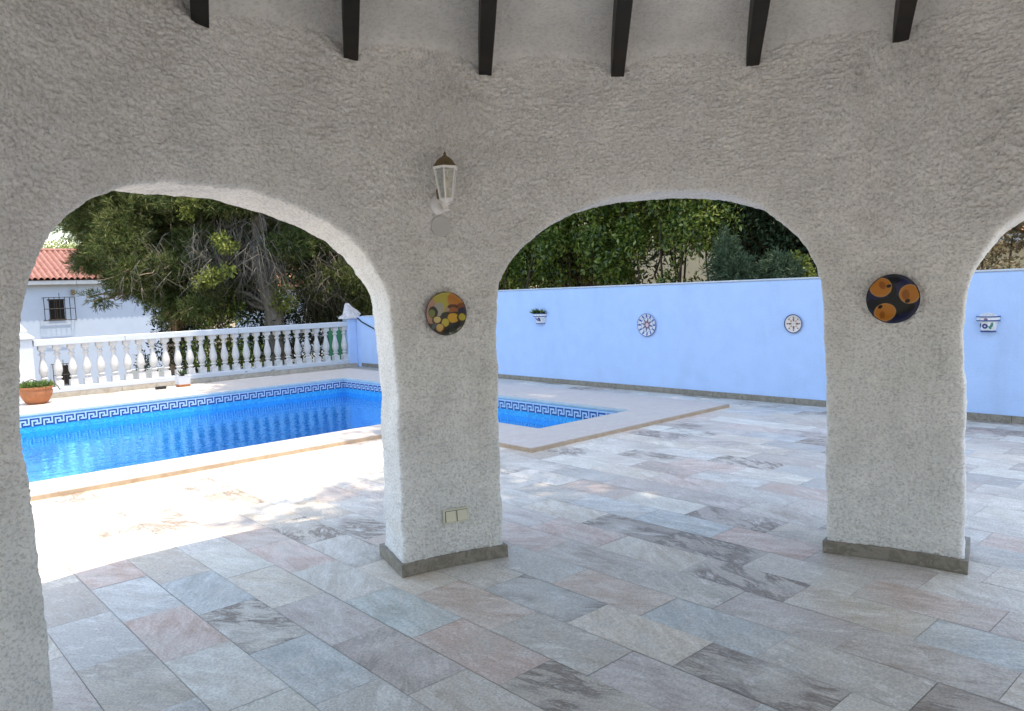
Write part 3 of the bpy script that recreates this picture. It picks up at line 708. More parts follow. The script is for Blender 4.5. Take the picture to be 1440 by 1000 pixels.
bl2 = [blob(.50,.22,.42,.26,0,(.42,.36,.07)), blob(.78,.22,.24,.20,-.5,(.45,.17,.03)), blob(.88,.38,.14,.10,0,(.20,.06,.02)), blob(.14,.42,.20,.30,.2,(.42,.24,.18)), blob(.34,.42,.12,.18,-.5,(.34,.33,.28)),
       blob(.22,.46,.12,.13,0,(.02,.025,.015)), blob(.19,.48,.08,.09,0,(.16,.18,.06)), blob(.68,.36,.13,.06,0,(.10,.03,.015)), blob(.69,.45,.11,.09,0,(.30,.10,.03)), blob(.90,.46,.12,.08,0,(.02,.02,.05)),
       blob(.55,.42,.06,.05,0,(.35,.24,.20)), blob(.70,.60,.20,.14,0,(.04,.02,.01)), blob(.67,.60,.14,.11,0,(.60,.33,.03)), blob(.86,.60,.10,.11,0,(.05,.03,.01)), blob(.87,.59,.07,.08,0,(.45,.36,.04)),
       blob(.30,.63,.12,.10,0,(.12,.05,.02)), blob(.31,.62,.085,.075,0,(.60,.48,.22)), blob(.48,.70,.11,.12,0,(.05,.03,.01)), blob(.49,.69,.085,.095,0,(.52,.42,.06)), blob(.36,.80,.12,.10,0,(.14,.05,.02)), blob(.36,.79,.09,.08,.4,(.62,.42,.16)),
       blob(.22,.76,.09,.05,.7,(.10,.13,.14)), blob(.60,.93,.06,.04,0,(.15,.20,.16)), blob(.80,.86,.18,.05,.5,(.30,.26,.17)), blob(.65,.86,.09,.06,0,(.04,.05,.04))]
M_pl2 = painted('still_life_glaze', (.03, .032, .03), bl2, .15, .010, [(.1175, .2, (.05, .03, .02))])
plate_obj('decorative_plate', frame_at(73.93, 1.448, RI-.02), .122, M_pl2, 'plate painted with lemons and a jug on the pier under the wall lantern', 'plate', 'ceramic plates hung on the arch piers')
# blank junction cover
mb = MB(); mb.lathe([(.057, -.01), (.057, .004), (.054, .007), (.0, .008)], 32, cap=False); o = mb.build('junction_cover', M_cover, auto=True)
o.matrix_world = frame_at(73.9, 1.932, RI-.012) @ Matrix.Rotation(R(-90), 4, 'X'); tag(o, 'plain round blank cover disc on the pier just below the lantern', 'cover plate')
# double socket / switch
sk = empty('wall_switch', (0, 0, 0), 'ivory double light switch set low on the left arch pier', 'switch'); sk.matrix_world = frame_at(73.6, .293, RI-.012)
mb = MB(); mb.box((-.078, 0, -.041), (.078, .010, .041)); mb.build('frame', M_ivory, sk, bevel=.003)
for x in (-.0345, .0345):
    mb = MB(); mb.box((-.030, 0, -.030), (.030, .006, .030)); r_ = mb.build('rocker', M_ivory, sk, bevel=.002, loc=(x, .0115, 0)); r_.rotation_euler = (R(4), 0, 0)
    mb = MB(); mb.box((-.0325, 0, -.0325), (.0325, .0008, .0325)); mb.build('rocker_gap', M_dark, sk, loc=(x, .0103, 0))
# wall lantern
wl = empty('wall_lantern', (0, 0, 0), 'white six-sided wall lantern with bronze cap on the pier between the arches', 'lantern'); wl.matrix_world = frame_at(74.2, 2.05, RI-.012)
Rx = Matrix.Rotation(R(-90), 4, 'X')
mb = MB(); mb.lathe([(.048, -.01), (.048, .006), (.040, .014), (.022, .020), (.0, .021)], 28, cap=False, M=Matrix.Diagonal((.85, 1, 1.15, 1)) @ Rx); mb.build('back_plate', M_lampw, wl, auto=True)
LY = .135
mb = MB(); mb.tube([(0, .015, .0), (0, .05, -.03), (0, .09, -.045), (0, .12, -.035), (0, LY, -.01)], [.012, .010, .010, .010, .012], 10)
mb.lathe([(.0, -.052), (.014, -.048), (.016, -.040), (.009, -.032), (.009, -.018), (.018, -.012), (.014, .0)], 16, c=(0, LY, 0), cap=False)
mb.build('arm', M_lampw, wl, auto=True)
mb = MB(); mb.tube([(0.004, .02, .03), (.02, .045, .065), (.028, .07, .075)], [.006, .006, .004], 8); mb.build('scroll', M_bronze, wl, smooth=True)
z0, z1, r0, r1 = .018, .178, .037, .064
mb = MB(); mb.lathe([(.012, -.005), (.030, .004), (r0+.003, z0-.006), (r0+.003, z0), (.0, z0)], 6, c=(0, LY, 0), cap=False)
for k in range(6):
    a = 2*PI*k/6; p = Vector((r0*math.cos(a), LY+r0*math.sin(a), z0)); q = Vector((r1*math.cos(a), LY+r1*math.sin(a), z1)); mb.tube([p, q], .0042, 6)
mb.lathe([(r1+.001, z1-.006), (r1+.007, z1-.004), (r1+.007, z1+.006), (r1-.004, z1+.008), (r1-.006, z1-.006), (r1+.001, z1-.006)], 6, c=(0, LY, 0), cap=False)
mb.build('frame', M_lampw, wl, auto=True)
mb = MB(); mb.lathe([(r1+.006, z1+.008), (.058, z1+.022), (.047, z1+.040), (.030, z1+.054), (.015, z1+.062), (.013, z1+.066), (.006, z1+.069), (.009, z1+.076), (.0, z1+.090)], 6, c=(0, LY, 0), cap=False)
mb.build('cap', M_bronze, wl, auto=True)
mb = MB()
for k in range(6):
    a, b = 2*PI*k/6, 2*PI*(k+1)/6
    P_ = lambda r, t, z: (r*math.cos(t)*.96, LY+r*math.sin(t)*.96, z)
    mb.add([P_(r0, a, z0), P_(r0, b, z0), P_(r1, b, z1-.006), P_(r1, a, z1-.006)], [(0, 1, 2, 3)])
mb.build('glass', M_glass, wl)
mb = MB(); mb.lathe([(.012, z0), (.012, z0+.045), (.010, z0+.05), (.018, z0+.07), (.021, z0+.09), (.014, z0+.11), (.0, z0+.117)], 14, c=(0, LY, 0), cap=False); mb.build('bulb', M_ivory, wl, smooth=True)

# ------------------------------------------------------------------ things on the garden wall
def frame_wall(y, z, off=0):    # +Y local points to -X world (out of the wall)
    M_ = Matrix.Identity(4)
    for i, v in enumerate(((0, 1, 0), (-1, 0, 0), (0, 0, 1))):
        for j in range(3): M_[j][i] = v[j]
    M_.translation = (XW-off, y, z); return M_
def ringblobs(n, r, rx, rz, c, ph=0):
    return [(r*math.cos(2*PI*k/n+ph), r*math.sin(2*PI*k/n+ph), rx, rz, 2*PI*k/n+ph, c) for k in range(n)]
M_pl3 = painted('blue_rosette_glaze', (.55, .56, .60), ringblobs(12, .135, .028, .014, (.03, .06, .30)) + ringblobs(8, .062, .040, .011, (.05, .05, .16), .2) + ringblobs(8, .045, .022, .008, (.40, .14, .12), .6) + [(0, 0, .016, .016, 0, (.62, .40, .38))], .2, .008, [(.164, .3, (.03, .05, .22)), (.102, .108, (.10, .16, .34))])
plate_obj('wall_plate', frame_wall(7.125, .998), .172, M_pl3, 'larger blue and white rosette plate hung on the blue-white garden wall', 'plate', 'painted plates hung on the garden wall')
M_pl4 = painted('brown_rosette_glaze', (.62, .54, .50), ringblobs(8, .082, .010, .010, (.16, .08, .07)) + ringblobs(4, .048, .024, .014, (.20, .12, .05), .0) + ringblobs(4, .046, .016, .010, (.50, .22, .15), .78) + [(0, 0, .018, .018, 0, (.50, .50, .48))], .2, .008, [(.108, .3, (.06, .08, .18))])
plate_obj('wall_plate', frame_wall(4.808, 1.028), .121, M_pl4, 'smaller cream and brown painted plate on the garden wall near the right-hand pier', 'plate', 'painted plates hung on the garden wall')
def wall_pot(y, zc, rt, hgt, flower, label, plant):
    e = empty('wall_pot', (0, 0, 0), label, 'flower pot', 'ceramic half pots hung on the garden wall'); e.matrix_world = frame_wall(y, zc)
    bl_ = [(x, z, a, b, r_, c) for x, z, a, b, r_, c in flower]
    mt = painted('pot_glaze', (.66, .66, .70), bl_, .2, .006)
    mb = MB(); n = 20; hz = hgt/2
    prof = [(rt*.60, -hz), (rt*.64, -hz+.01), (rt*.80, hz*.25), (rt*.84, hz*.42), (rt*.98, hz*.45), (rt, hz*.98), (rt*.95, hz), (rt*.88, hz*.9), (rt*.80, hz*.5)]
    vs = []; fs = []
    for q, z in prof:
        for k in range(n+1): a = PI*k/n; vs.append((q*math.cos(a), q*.8*math.sin(a), z))
    for i in range(len(prof)-1):
        for k in range(n): fs.append((i*(n+1)+k, i*(n+1)+k+1, (i+1)*(n+1)+k+1, (i+1)*(n+1)+k))
    fs.append(tuple(range(n+1)))
    mb.add(vs, fs); pot = mb.build('pot', mt, e, auto=True)
    mb = MB()
    for z, q in ((hz*.96, rt*1.01), (hz*.47, rt*.99), (-hz+.006, rt*.66)):
        mb.tube([(q*math.cos(PI*k/n), q*.8*math.sin(PI*k/n), z) for k in range(n+1)], .0065, 5)
    mb.build('glaze_rim', M_navy, e, smooth=True)
    # scalloped back plate
    mb = MB(); pts = [(rt*.8*math.cos(PI*k/14), .004, hz*.9 + rt*.42*math.sin(PI*k/14)) for k in range(15)]
    mb.add([(x, .002, z) for x, _, z in pts] + [(x, .012, z) for x, _, z in pts], [tuple(range(15)), tuple(range(15, 30))[::-1]] + [(k, k+1, 16+k, 15+k) for k in range(14)]); mb.build('back', mt, e)
    if plant:
        V = []
        for _ in range(150):
            a = random.uniform(0, PI); q = random.uniform(0, rt*.8); c = np.array([q*math.cos(a), q*.8*math.sin(a)+.01, hz*.9])
            d = np.array([math.cos(a)*random.uniform(.3, 1.2), math.sin(a)*.6, random.uniform(.3, 1.2)]); d /= np.linalg.norm(d); L = random.uniform(.05, .13)
            sd = np.cross(d, [random.random(), random.random(), .3]); sd = sd/np.linalg.norm(sd)*.011
            V.append([c, c+d*L*.5+sd, c+d*L, c+d*L*.5-sd])
        quads('plant', np.array(V), M_broad, e)
    return e
NV = (.02, .03, .16)
wall_pot(9.39, 1.095, .145, .175, [(.0, -.02, .05, .012, .5, NV), (-.03, .0, .02, .02, 0, NV), (-.05, -.02, .014, .03, 0, NV), (.07, 0, .012, .06, 0, NV), (.03, .012, .02, .008, .4, (.3, .12, .14))], 'small painted wall pot with green plant on the garden wall', True)
wall_pot(2.628, 1.035, .108, .165, [(.015, -.02, .03, .028, 0, NV), (.015, -.02, .011, .010, 0, (.6, .6, .66)), (-.045, -.01, .012, .03, .3, (.05, .22, .16)), (-.03, -.035, .010, .022, -.5, (.05, .22, .16)), (.065, -.015, .010, .03, .3, NV), (.0, .052, .02, .016, 0, (.25, .12, .20)), (-.0, -.07, .07, .006, 0, NV)], 'empty blue flowered wall pot on the garden wall past the right-hand pier', False)

# ------------------------------------------------------------------ pots on the deck
def leaftuft(n, r, h, L, wd, up=.6):
    V = []
    for _ in range(n):
        a = random.uniform(0, 2*PI); q = r*math.sqrt(random.random()); c = np.array([q*math.cos(a), q*math.sin(a), h+random.uniform(-.02, .03)])
        d = np.array([math.cos(a)*random.uniform(-.2, 1), math.sin(a)*random.uniform(-.2, 1), random.uniform(.1, up*2)]); d /= np.linalg.norm(d); l_ = L*random.uniform(.5, 1.2)
        sd = np.cross(d, [random.random()-.5, random.random()-.5, .5]); sd = sd/np.linalg.norm(sd)*wd
        V.append([c, c+d*l_*.55+sd, c+d*l_, c+d*l_*.55-sd])
    return np.array(V)
tp = empty('terracotta_bowl', (2.52, 14.35, CZ), 'round terracotta bowl of succulents beside the pier at the left end of the balustrade', 'flower pot')
mb = MB(); mb.lathe([(.13, 0), (.17, .03), (.22, .13), (.235, .20), (.225, .235), (.245, .25), (.245, .275), (.225, .28), (.21, .24), (.20, .22), (.0, .22)], 36, cap=False); mb.build('bowl', M_terra, tp, auto=True)
mb = MB(); mb.lathe([(.205, .225), (.10, .25), (0, .255)], 20, cap=False); mb.build('soil', M_soil, tp)
quads('plant', leaftuft(900, .22, .27, .08, .014), M_succ, tp)
mb = MB(); mb.tube([(-.2, .05, .25), (-.15, .02, .36), (-.05, 0, .40), (.06, .02, .34)], .008, 6); mb.tube([(.12, -.1, .26), (.22, -.08, .33), (.30, -.05, .26), (.33, -.05, .2)], .008, 6); mb.build('stem', M_dry, tp, smooth=True)
wp = empty('planter', (4.92, 14.62, CZ), 'white textured planter with agave standing in front of the balusters', 'flower pot')
mb = MB(); Z_ = [(.135, .045), (.15, .19), (.155, .20), (.135, .20), (.12, .17)]
mb.lathe(Z_, 4, cap=False, M=Matrix.Rotation(R(45), 4, 'Z') @ Matrix.Diagonal((1.05, 1.05, 1, 1))); mb.build('box', M_kerb, wp, bevel=.004)
mb = MB(); mb.lathe([(.14, 0), (.15, .045)], 4, M=Matrix.Rotation(R(45), 4, 'Z')); mb.build('saucer', M_terra, wp, bevel=.004)
V = []
for k in range(26):
    a = k*2.4; d = np.array([math.cos(a), math.sin(a), .5+.05*k]); d /= np.linalg.norm(d); sd = np.cross(d, [0, 0, 1.]); sd = sd/np.linalg.norm(sd)*.014
    c = np.array([0, 0, .18]); L = .17+.02*random.random(); V.append([c-sd, c+sd, c+d*L*.6+sd*.9, c+d*L]); V.append([c-sd, c+d*L*.6+sd*.9, c+d*L, c+d*L*.6-sd*.9])
quads('agave', np.array(V), M_bluecon, wp)
mb = MB(); mb.box((-.09, -.04, 0), (.09, .04, .05)); mb.box((-.03, -.055, .012), (.03, -.04, .038)); o = mb.build('flood_light', M_black, bevel=.008, loc=(4.50, 14.55, CZ)); tag(o, 'small black ground light lying on the deck left of the agave planter', 'light')
urn = empty('garden_urn', (4.80, 7.12, 0), 'cream stone urn half hidden behind the lantern pier at the pool edge', 'urn')
mb = MB(); mb.lathe([(.15, 0), (.15, .06), (.09, .08), (.06, .14), (.05, .20), (.08, .24), (.15, .30), (.21, .40), (.235, .50), (.27, .54), (.27, .565), (.23, .57), (.18, .50), (.0, .45)], 32, cap=False); mb.build('body', M_riser, urn, auto=True)

# ------------------------------------------------------------------ houses and things beyond
def house(name, x0, x1, yf, zb, ze, label, roofm, wallm, depth=8, rise=2.4, wins=()):
    e = empty(name, ((x0+x1)/2, yf, zb), label, 'house')
    mb = MB(); mb.box((x0, yf, zb), (x1, yf+depth, ze-.02)); par(mb.build('wall', wallm), e)
    mb = MB(); mb.box((x0-.2, yf-.28, ze-.20), (x1+.2, yf+depth+.2, ze-.021)); par(mb.build('cornice', M_white, bevel=.02), e)
    mb = MB(); p = .23; n = int((x1-x0+.6)/p); yr = yf+depth/2
    L = math.hypot(yr-yf+.4, rise)
    for sgn in (1, -1):
        y_e = yf-.4 if sgn == 1 else yf+depth+.4
        vs = []; m_ = 6; rows = 12
        for j in range(rows+1):
            t_ = j/rows; step = .03*(1 if j % 1 == 0 else 0)
            for i in range(n*m_+1):
                u = i/m_; zz = .11*abs(math.sin(PI*u)) 
                for s2 in ((0,) if j in (0,) else (0,)):
                    vs.append((x0-.3+u*p, y_e+(yr-y_e)*t_, ze+rise*t_+zz))
        W_ = n*m_+1
        mb.add(vs, [(j*W_+i, j*W_+i+1, (j+1)*W_+i+1, (j+1)*W_+i) for j in range(rows) for i in range(n*m_)])
    # gables
    mb.add([(x0-.3, yf-.4, ze), (x0-.3, yf+depth+.4, ze), (x0-.3, yr, ze+rise)], [(0, 1, 2)]); mb.add([(x0-.3+n*p, yf-.4, ze), (x0-.3+n*p, yf+depth+.4, ze), (x0-.3+n*p, yr, ze+rise)], [(0, 1, 2)])
    mb.tube([(x0-.35, yr, ze+rise+.05), (x0-.3+n*p+.05, yr, ze+rise+.05)], .12, 8)
    par(mb.build('roof', roofm), e)
    for (wx0, wz0, wx1, wz1, gx0, gz0, gx1, gz1) in wins:
        mb = MB(); mb.box((wx0, yf-.012, wz0), (wx1, yf-.004, wz1)); wn = mb.build('window', M_dark); par(wn, e)
        f = MB(); t_ = .05
        f.box((wx0-t_, yf-.03, wz0-.06), (wx1+t_, yf-.013, wz0)); f.box((wx0-t_, yf-.02, wz1), (wx1+t_, yf-.005, wz1+t_))
        f.box(((wx0+wx1)/2-.02, yf-.02, wz0), ((wx0+wx1)/2+.02, yf-.013, wz1)); fo = f.build('frame', M_soil); par(fo, e)
        if gx0 is not None:
            g_ = MB(); yy = yf-.28
            for k in range(7): x = gx0+(gx1-gx0)*k/6; g_.tube([(x, yy, gz0), (x, yy, gz1)], .016, 5)
            for z in (gz0, (gz0+gz1)/2, gz1): g_.tube([(gx0, yy, z), (gx1, yy, z)], .016, 5)
            for x in (gx0, gx1):
                for z in (gz0, gz1): g_.tube([(x, yy, z), (x, yf, z)], .016, 5)
            g_.tube([((gx0+gx1)/2, yy, gz1), ((gx0+gx1)/2, yy, gz1+.18)], .014, 5)
            par(g_.build('window_grille', M_black), e)
    return e
h1 = house('neighbour_house', -6, 14.0, 38, -3.2, 2.83, 'white neighbour house with red clay tile roof beyond the balustrade', M_roof, M_house, 7, 1.45,
      [(7.42, 1.15, 8.0, 1.96, 7.19, 1.1, 8.37, 2.08), (7.5, -1.66, 8.06, -.93, 7.32, -1.75, 8.12, -.80)])
mb = MB(); mb.box((8.30, 37.86, 2.18), (8.44, 38.0, 2.40)); o = mb.build('wall_light', M_bronze, bevel=.02); par(o, h1)
house('orange_roof_house', 22.5, 32, 47, -3.2, 2.35, 'far white house with orange tiled roof glimpsed between the pines', M_roofo, M_house, 8, 1.6, [(24.5, .2, 25.3, 1.3, None, 0, 0, 0)])
house('beige_house', 0, 15, 0, -3.2, 5.2, 'beige rendered house seen through the trees behind the garden wall', M_roofo, M_beige, 8, 1.8, [(3, 2.6, 4.1, 3.9, None, 0, 0, 0), (9, 2.6, 10.1, 3.9, None, 0, 0, 0)])
bh = [o for o in bpy.data.objects if o.name == 'beige_house'][0]; 
for o in bh.children: o.matrix_parent_inverse = Matrix.Translation(-Vector((7.5, 0, -3.2)))
bh.location = (21, 13.5, -3.2); bh.rotation_euler = (0, 0, R(-90))
house('small_beige_house', 0, 7, 0, -3.2, 2.35, 'low yellow-beige house with ledge seen through the right-hand arch', M_roofo, M_beige, 6, 1.2)
bh = [o for o in bpy.data.objects if o.name == 'small_beige_house'][0]
for o in bh.children: o.matrix_parent_inverse = Matrix.Translation(-Vector((3.5, 0, -3.2)))
bh.location = (17.2, 3.0, -3.2); bh.rotation_euler = (0, 0, R(-90))
mb = MB(); mb.box((9.4, 34, -3.2), (24, 34.25, -1.05)); tag(mb.build('retaining_wall', M_greyw), 'low grey retaining wall seen between the balusters below the house', 'wall')
# white garden vases and green net beyond the balustrade
def vase(x, y, zb, label):
    e = empty('garden_vase', (x, y, zb), label, 'vase', 'white vases beyond the balustrade')
    mb = MB(); mb.lathe([(.13, 0), (.13, .05), (.05, .10), (.06, .2), (.16, .34), (.19, .46), (.16, .50), (.12, .46), (.0, .42)], 20, cap=False); mb.build('body', M_cast, e, auto=True)
    mb = MB(); mb.box((-.14, -.14, -3.2-zb), (.14, .14, 0)); mb.build('pedestal', M_greyw, e)
q = at(372, 507, 21); vase(q[0], q[1], q[2]-.25, 'leftmost white vase on a pedestal seen between the balusters')
q = at(402, 503, 21); vase(q[0], q[1], q[2]-.25, 'white vase seen between balusters right of the other vase')
q0, q1 = at(462, 480, 19), at(487, 478, 19)
mb = MB(); 
mb.add([(q0[0], q0[1], -3.2), (q1[0], q1[1], -3.2), (q1[0], q1[1], .95), (q0[0], q0[1], .95)] + [(q0[0]+.02, q0[1]+.03, -3.2), (q1[0]+.02, q1[1]+.03, -3.2), (q1[0]+.02, q1[1]+.03, .95), (q0[0]+.02, q0[1]+.03, .95)], [(0,1,2,3),(7,6,5,4),(0,4,5,1),(1,5,6,2),(2,6,7,3),(3,7,4,0)])
tag(mb.build('shade_net', M_net), 'green shade net fence panel behind the right end of the balustrade', 'fence')

# ------------------------------------------------------------------ vegetation
def leaves(centres, rad, n, size, asp=.45, flat=.9, shell=.35):
    """n rhombic leaves spread through ellipsoidal clumps"""
    centres = np.asarray(centres, float); rad = np.asarray(rad, float)
    w_ = rad.prod(1)**.7; idx = rng.choice(len(centres), n, p=w_/w_.sum())
    d = rng.normal(size=(n, 3)); d /= np.linalg.norm(d, axis=1)[:, None]
    rr = (shell + (1-shell)*rng.random(n)**.6)[:, None]*(1+.18*rng.normal(size=(n, 1)))
    c = centres[idx] + d*rad[idx]*rr
    a = rng.normal(size=(n, 3)); a += d*.4; a[:, 2] -= .15; a /= np.linalg.norm(a, axis=1)[:, None]
    b = np.cross(a, rng.normal(size=(n, 3)) + np.array([0, 0, flat*2])); b /= np.linalg.norm(b, axis=1)[:, None]
    s_ = (size*rng.uniform(.6, 1.3, n))[:, None]
    return np.stack([c, c+a*s_*.5+b*s_*asp*.5, c+a*s_, c+a*s_*.5-b*s_*asp*.5], 1)
def tufts(centres, rad, n, per, L, wd, droop=.1):
    centres = np.asarray(centres, float); rad = np.asarray(rad, float)
    w_ = rad.prod(1)**.7; idx = rng.choice(len(centres), n, p=w_/w_.sum())
    d = rng.normal(size=(n, 3)); d /= np.linalg.norm(d, axis=1)[:, None]
    c = centres[idx] + d*rad[idx]*(rng.random((n, 1))**.45)*(1+.15*rng.normal(size=(n, 1)))
    ax = d*.8 + rng.normal(size=(n, 3))*.4; ax[:, 2] += .25-droop; ax /= np.linalg.norm(ax, axis=1)[:, None]
    c = np.repeat(c, per, 0); ax = np.repeat(ax, per, 0); N = n*per
    a = ax + rng.normal(size=(N, 3))*.55; a /= np.linalg.norm(a, axis=1)[:, None]
    b = np.cross(a, rng.normal(size=(N, 3))); b /= np.linalg.norm(b, axis=1)[:, None]
    l_ = (L*rng.uniform(.6, 1.2, N))[:, None]; c = c + ax*(rng.random((N, 1))*.15)
    return np.stack([c, c+a*l_*.6+b*wd, c+a*l_, c+a*l_*.6-b*wd], 1)
def limb(mb, p, q, r0, r1, n=7, sag=0, jit=.12, sides=7):
    p, q = Vector(p), Vector(q); L = (q-p).length; pts = []; rs_ = []
    for k in range(n+1):
        t_ = k/n; j = Vector((random.uniform(-1, 1), random.uniform(-1, 1), random.uniform(-1, 1)))*jit*L/n*(0 if k in (0, n) else 1)
        pts.append(p.lerp(q, t_) + j + Vector((0, 0, -sag*math.sin(PI*t_)))); rs_.append(r0+(r1-r0)*t_)
    mb.tube(pts, rs_, sides); return pts
GZ = -3.2
# --- left pine group: clumps located by where they hang, each with its own distance
def clump(px, py, d, r, sq=.75): q = at(px, py, d); return list(q), [r, r, r*sq]
def pine(label, trunk_px, trunk_d, lean, top, cl, n, mat, bark, twigs=(), group='pine trees beyond the balustrade', L=.17, wd=.0075, per=15, tr=.26, name='pine_tree', twm=None):
    b = at(*trunk_px, trunk_d); base = (b[0], b[1], GZ)
    e = empty(name, base, label, 'tree', group)
    mb = MB(); topp = (b[0]+lean[0], b[1]+lean[1], top)
    tp_ = limb(mb, base, topp, tr, tr*.45, 10, 0, .10, 10); par(mb.build('trunk', bark, smooth=True), e)
    C = [c[0] for c in cl]; Rr = [c[1] for c in cl]
    mb = MB()
    for c, r_ in cl:
        c = Vector(c); s0 = min(tp_, key=lambda t_: (t_-c).length + max(0, t_.z-c.z)*.4)
        pts = limb(mb, s0, c, .06, .02, 6, -.2, .25, 5)
        for _ in range(4):
            s1 = random.choice(pts[2:]); dd = Vector((random.gauss(0, 1), random.gauss(0, 1), random.gauss(-.2, .6)))*r_[0]*.7
            limb(mb, s1, s1+dd, .018, .006, 4, .05, .3, 4)
    par(mb.build('limbs', bark, smooth=True), e)
    if twigs:
        mb = MB()
        for (px, py, d, ln, cnt, spr) in twigs:
            for _ in range(cnt):
                s0 = Vector(at(px+random.gauss(0, spr), py+random.gauss(0, spr*.5), d+random.gauss(0, .4)))
                l_ = ln*random.uniform(.5, 1.2); ang = random.uniform(0, 2*PI); hx = Vector((math.cos(ang), math.sin(ang), 0))*l_*random.uniform(.1, .6)
                pts = [s0, s0+hx*.4+Vector((0, 0, -.15*l_)), s0+hx*.75+Vector((0, 0, -.5*l_)), s0+hx+Vector((random.gauss(0, .06), random.gauss(0, .06), -l_))]
                mb.tube(pts, [.007, .006, .005, .003], 3)
                for _k in range(3):
                    a_ = pts[random.choice((1, 2))]; v_ = Vector((random.gauss(0, .25), random.gauss(0, .25), -random.uniform(.15, .5)))*l_
                    mb.tube([a_, a_+v_*.5+Vector((random.gauss(0, .03), 0, 0)), a_+v_], [.006, .005, .003], 3)
        par(tag(mb.build('bare_twigs', twm or M_twig, smooth=True), kind='stuff'), e)
    V = tufts(C, Rr, n, per, L, wd); par(quads('needles', V, mat), e)
    return e
def rc(x0, x1, y0, y1, d0, d1, r0, r1, n, sq=.75): return [clump(random.uniform(x0, x1), random.uniform(y0, y1), random.uniform(d0, d1), random.uniform(r0, r1), sq) for _ in range(n)]
cl = rc(100, 300, 225, 300, 18.5, 22, .45, .85, 46, .5) + rc(125, 290, 300, 370, 18.5, 22, .4, .75, 44, .5) + rc(170, 275, 365, 410, 18, 21, .3, .55, 30, .5) + rc(225, 295, 400, 448, 18, 21, .22, .4, 24, .5) + rc(100, 130, 290, 325, 20, 22, .3, .5, 4) + [clump(135, 421, 19, .16), clump(150, 419, 19, .18), clump(122, 418, 19, .12)]
pine('drooping grey-green pine with bare twigs beside the neighbour house roof', (236, 462), 21, (.6, .4), 7, cl, 26000, M_needle, M_barkr, [(290, 330, 18.5, 1.1, 36, 26), (230, 360, 18, .9, 24, 34), (170, 350, 19, .8, 12, 30), (330, 300, 19, 1.1, 22, 20)])
cl = rc(300, 420, 210, 290, 18, 22, .4, .8, 30, .5) + rc(265, 350, 330, 400, 19, 22, .3, .6, 22, .5) + rc(390, 440, 300, 350, 18, 21, .3, .6, 14, .5) + rc(250, 330, 380, 430, 19, 22, .3, .6, 20, .5) 
pine('tall pine with thick grey trunk and hanging dead twigs behind the balustrade', (386, 430), 19.5, (-.55, -.25), 8, cl, 15000, M_needle, M_bark, [(366, 340, 18.6, 1.6, 90, 12), (345, 300, 18.6, 1.4, 30, 20), (300, 350, 18.6, 1.2, 26, 22), (395, 300, 18.8, 1.0, 20, 12)], tr=.30)
cl = rc(400, 520, 300, 380, 20, 24, .35, .65, 26, .5) + rc(430, 530, 380, 440, 20, 24, .3, .6, 22, .5) + rc(450, 560, 230, 300, 20, 24, .6, .9, 14, .5)
pine('loose olive pine behind the corner pier', (462, 440), 22, (.3, .3), 6, cl, 9000, M_needle, M_twig2, [(455, 385, 20, 1.1, 80, 20), (470, 350, 20, 1.0, 40, 20)], tr=.14)
def shrub(name, label, cat, centres, rad, n, size, mat, group=None, asp=.45, stems=True, bark=M_twig2, base=None, sr=.05):
    C = np.asarray(centres, float); b = base or (float(C[:, 0].mean()), float(C[:, 1].mean()), GZ)
    e = empty(name, b, label, cat, group); 
    if stems:
        mb = MB()
        for c in (C if len(C) < 8 else C[np.argsort(-C[:, 2])[::max(1, len(C)//5)]]): limb(mb, (b[0]+random.uniform(-.25, .25), b[1]+random.uniform(-.25, .25), b[2]), c, sr, sr*.25, 8, 0, .25, 5)
        par(mb.build('stems', bark, smooth=True), e)
    par(quads('foliage', leaves(C, rad, n, size, asp), mat), e); return e
def cr(cl): return [c[0] for c in cl], [c[1] for c in cl]
GS = 'shrubs below the pines'
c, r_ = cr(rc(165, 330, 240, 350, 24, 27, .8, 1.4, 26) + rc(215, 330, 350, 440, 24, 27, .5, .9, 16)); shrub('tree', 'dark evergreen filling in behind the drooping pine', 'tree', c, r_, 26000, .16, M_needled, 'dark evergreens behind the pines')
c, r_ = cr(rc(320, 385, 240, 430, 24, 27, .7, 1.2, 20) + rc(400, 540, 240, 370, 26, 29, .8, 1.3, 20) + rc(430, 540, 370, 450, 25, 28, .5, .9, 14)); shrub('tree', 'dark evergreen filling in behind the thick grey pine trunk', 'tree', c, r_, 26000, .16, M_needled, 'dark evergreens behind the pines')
c, r_ = cr(rc(285, 345, 425, 520, 18.5, 20, .5, .8, 9)); shrub('shrub', 'deep green leafy shrub behind the middle of the balustrade', 'shrub', c, r_, 5200, .10, M_broad, GS)
c, r_ = cr(rc(345, 420, 425, 530, 19.5, 21.5, .5, .9, 12)); shrub('shrub', 'dark shrub at the foot of the thick grey pine trunk', 'shrub', c, r_, 5200, .11, M_needled, GS)
c, r_ = cr(rc(235, 290, 440, 530, 20.5, 22.5, .5, .9, 9)); shrub('shrub', 'dark shrub at the foot of the ruddy pine trunk by the house', 'shrub', c, r_, 4200, .11, M_needled, GS)
c, r_ = cr(rc(420, 500, 430, 530, 20, 23, .5, .9, 12)); shrub('shrub', 'dark olive shrub behind the right end of the balustrade', 'shrub', c, r_, 5200, .11, M_needled, GS)
c, r_ = cr([clump(268, 285, 18, .28), clump(262, 300, 18, .2), clump(318, 345, 17.8, .28), clump(308, 335, 17.8, .2), clump(300, 388, 17.8, .3), clump(285, 395, 17.8, .25), clump(320, 380, 17.8, .2), clump(280, 270, 18, .3), clump(395, 400, 19, .3), clump(398, 425, 19, .35)])
shrub('climbing_vine', 'yellow-green sunlit climber in front of the pines', 'vine', c, r_, 2400, .10, M_yel, sr=.014)
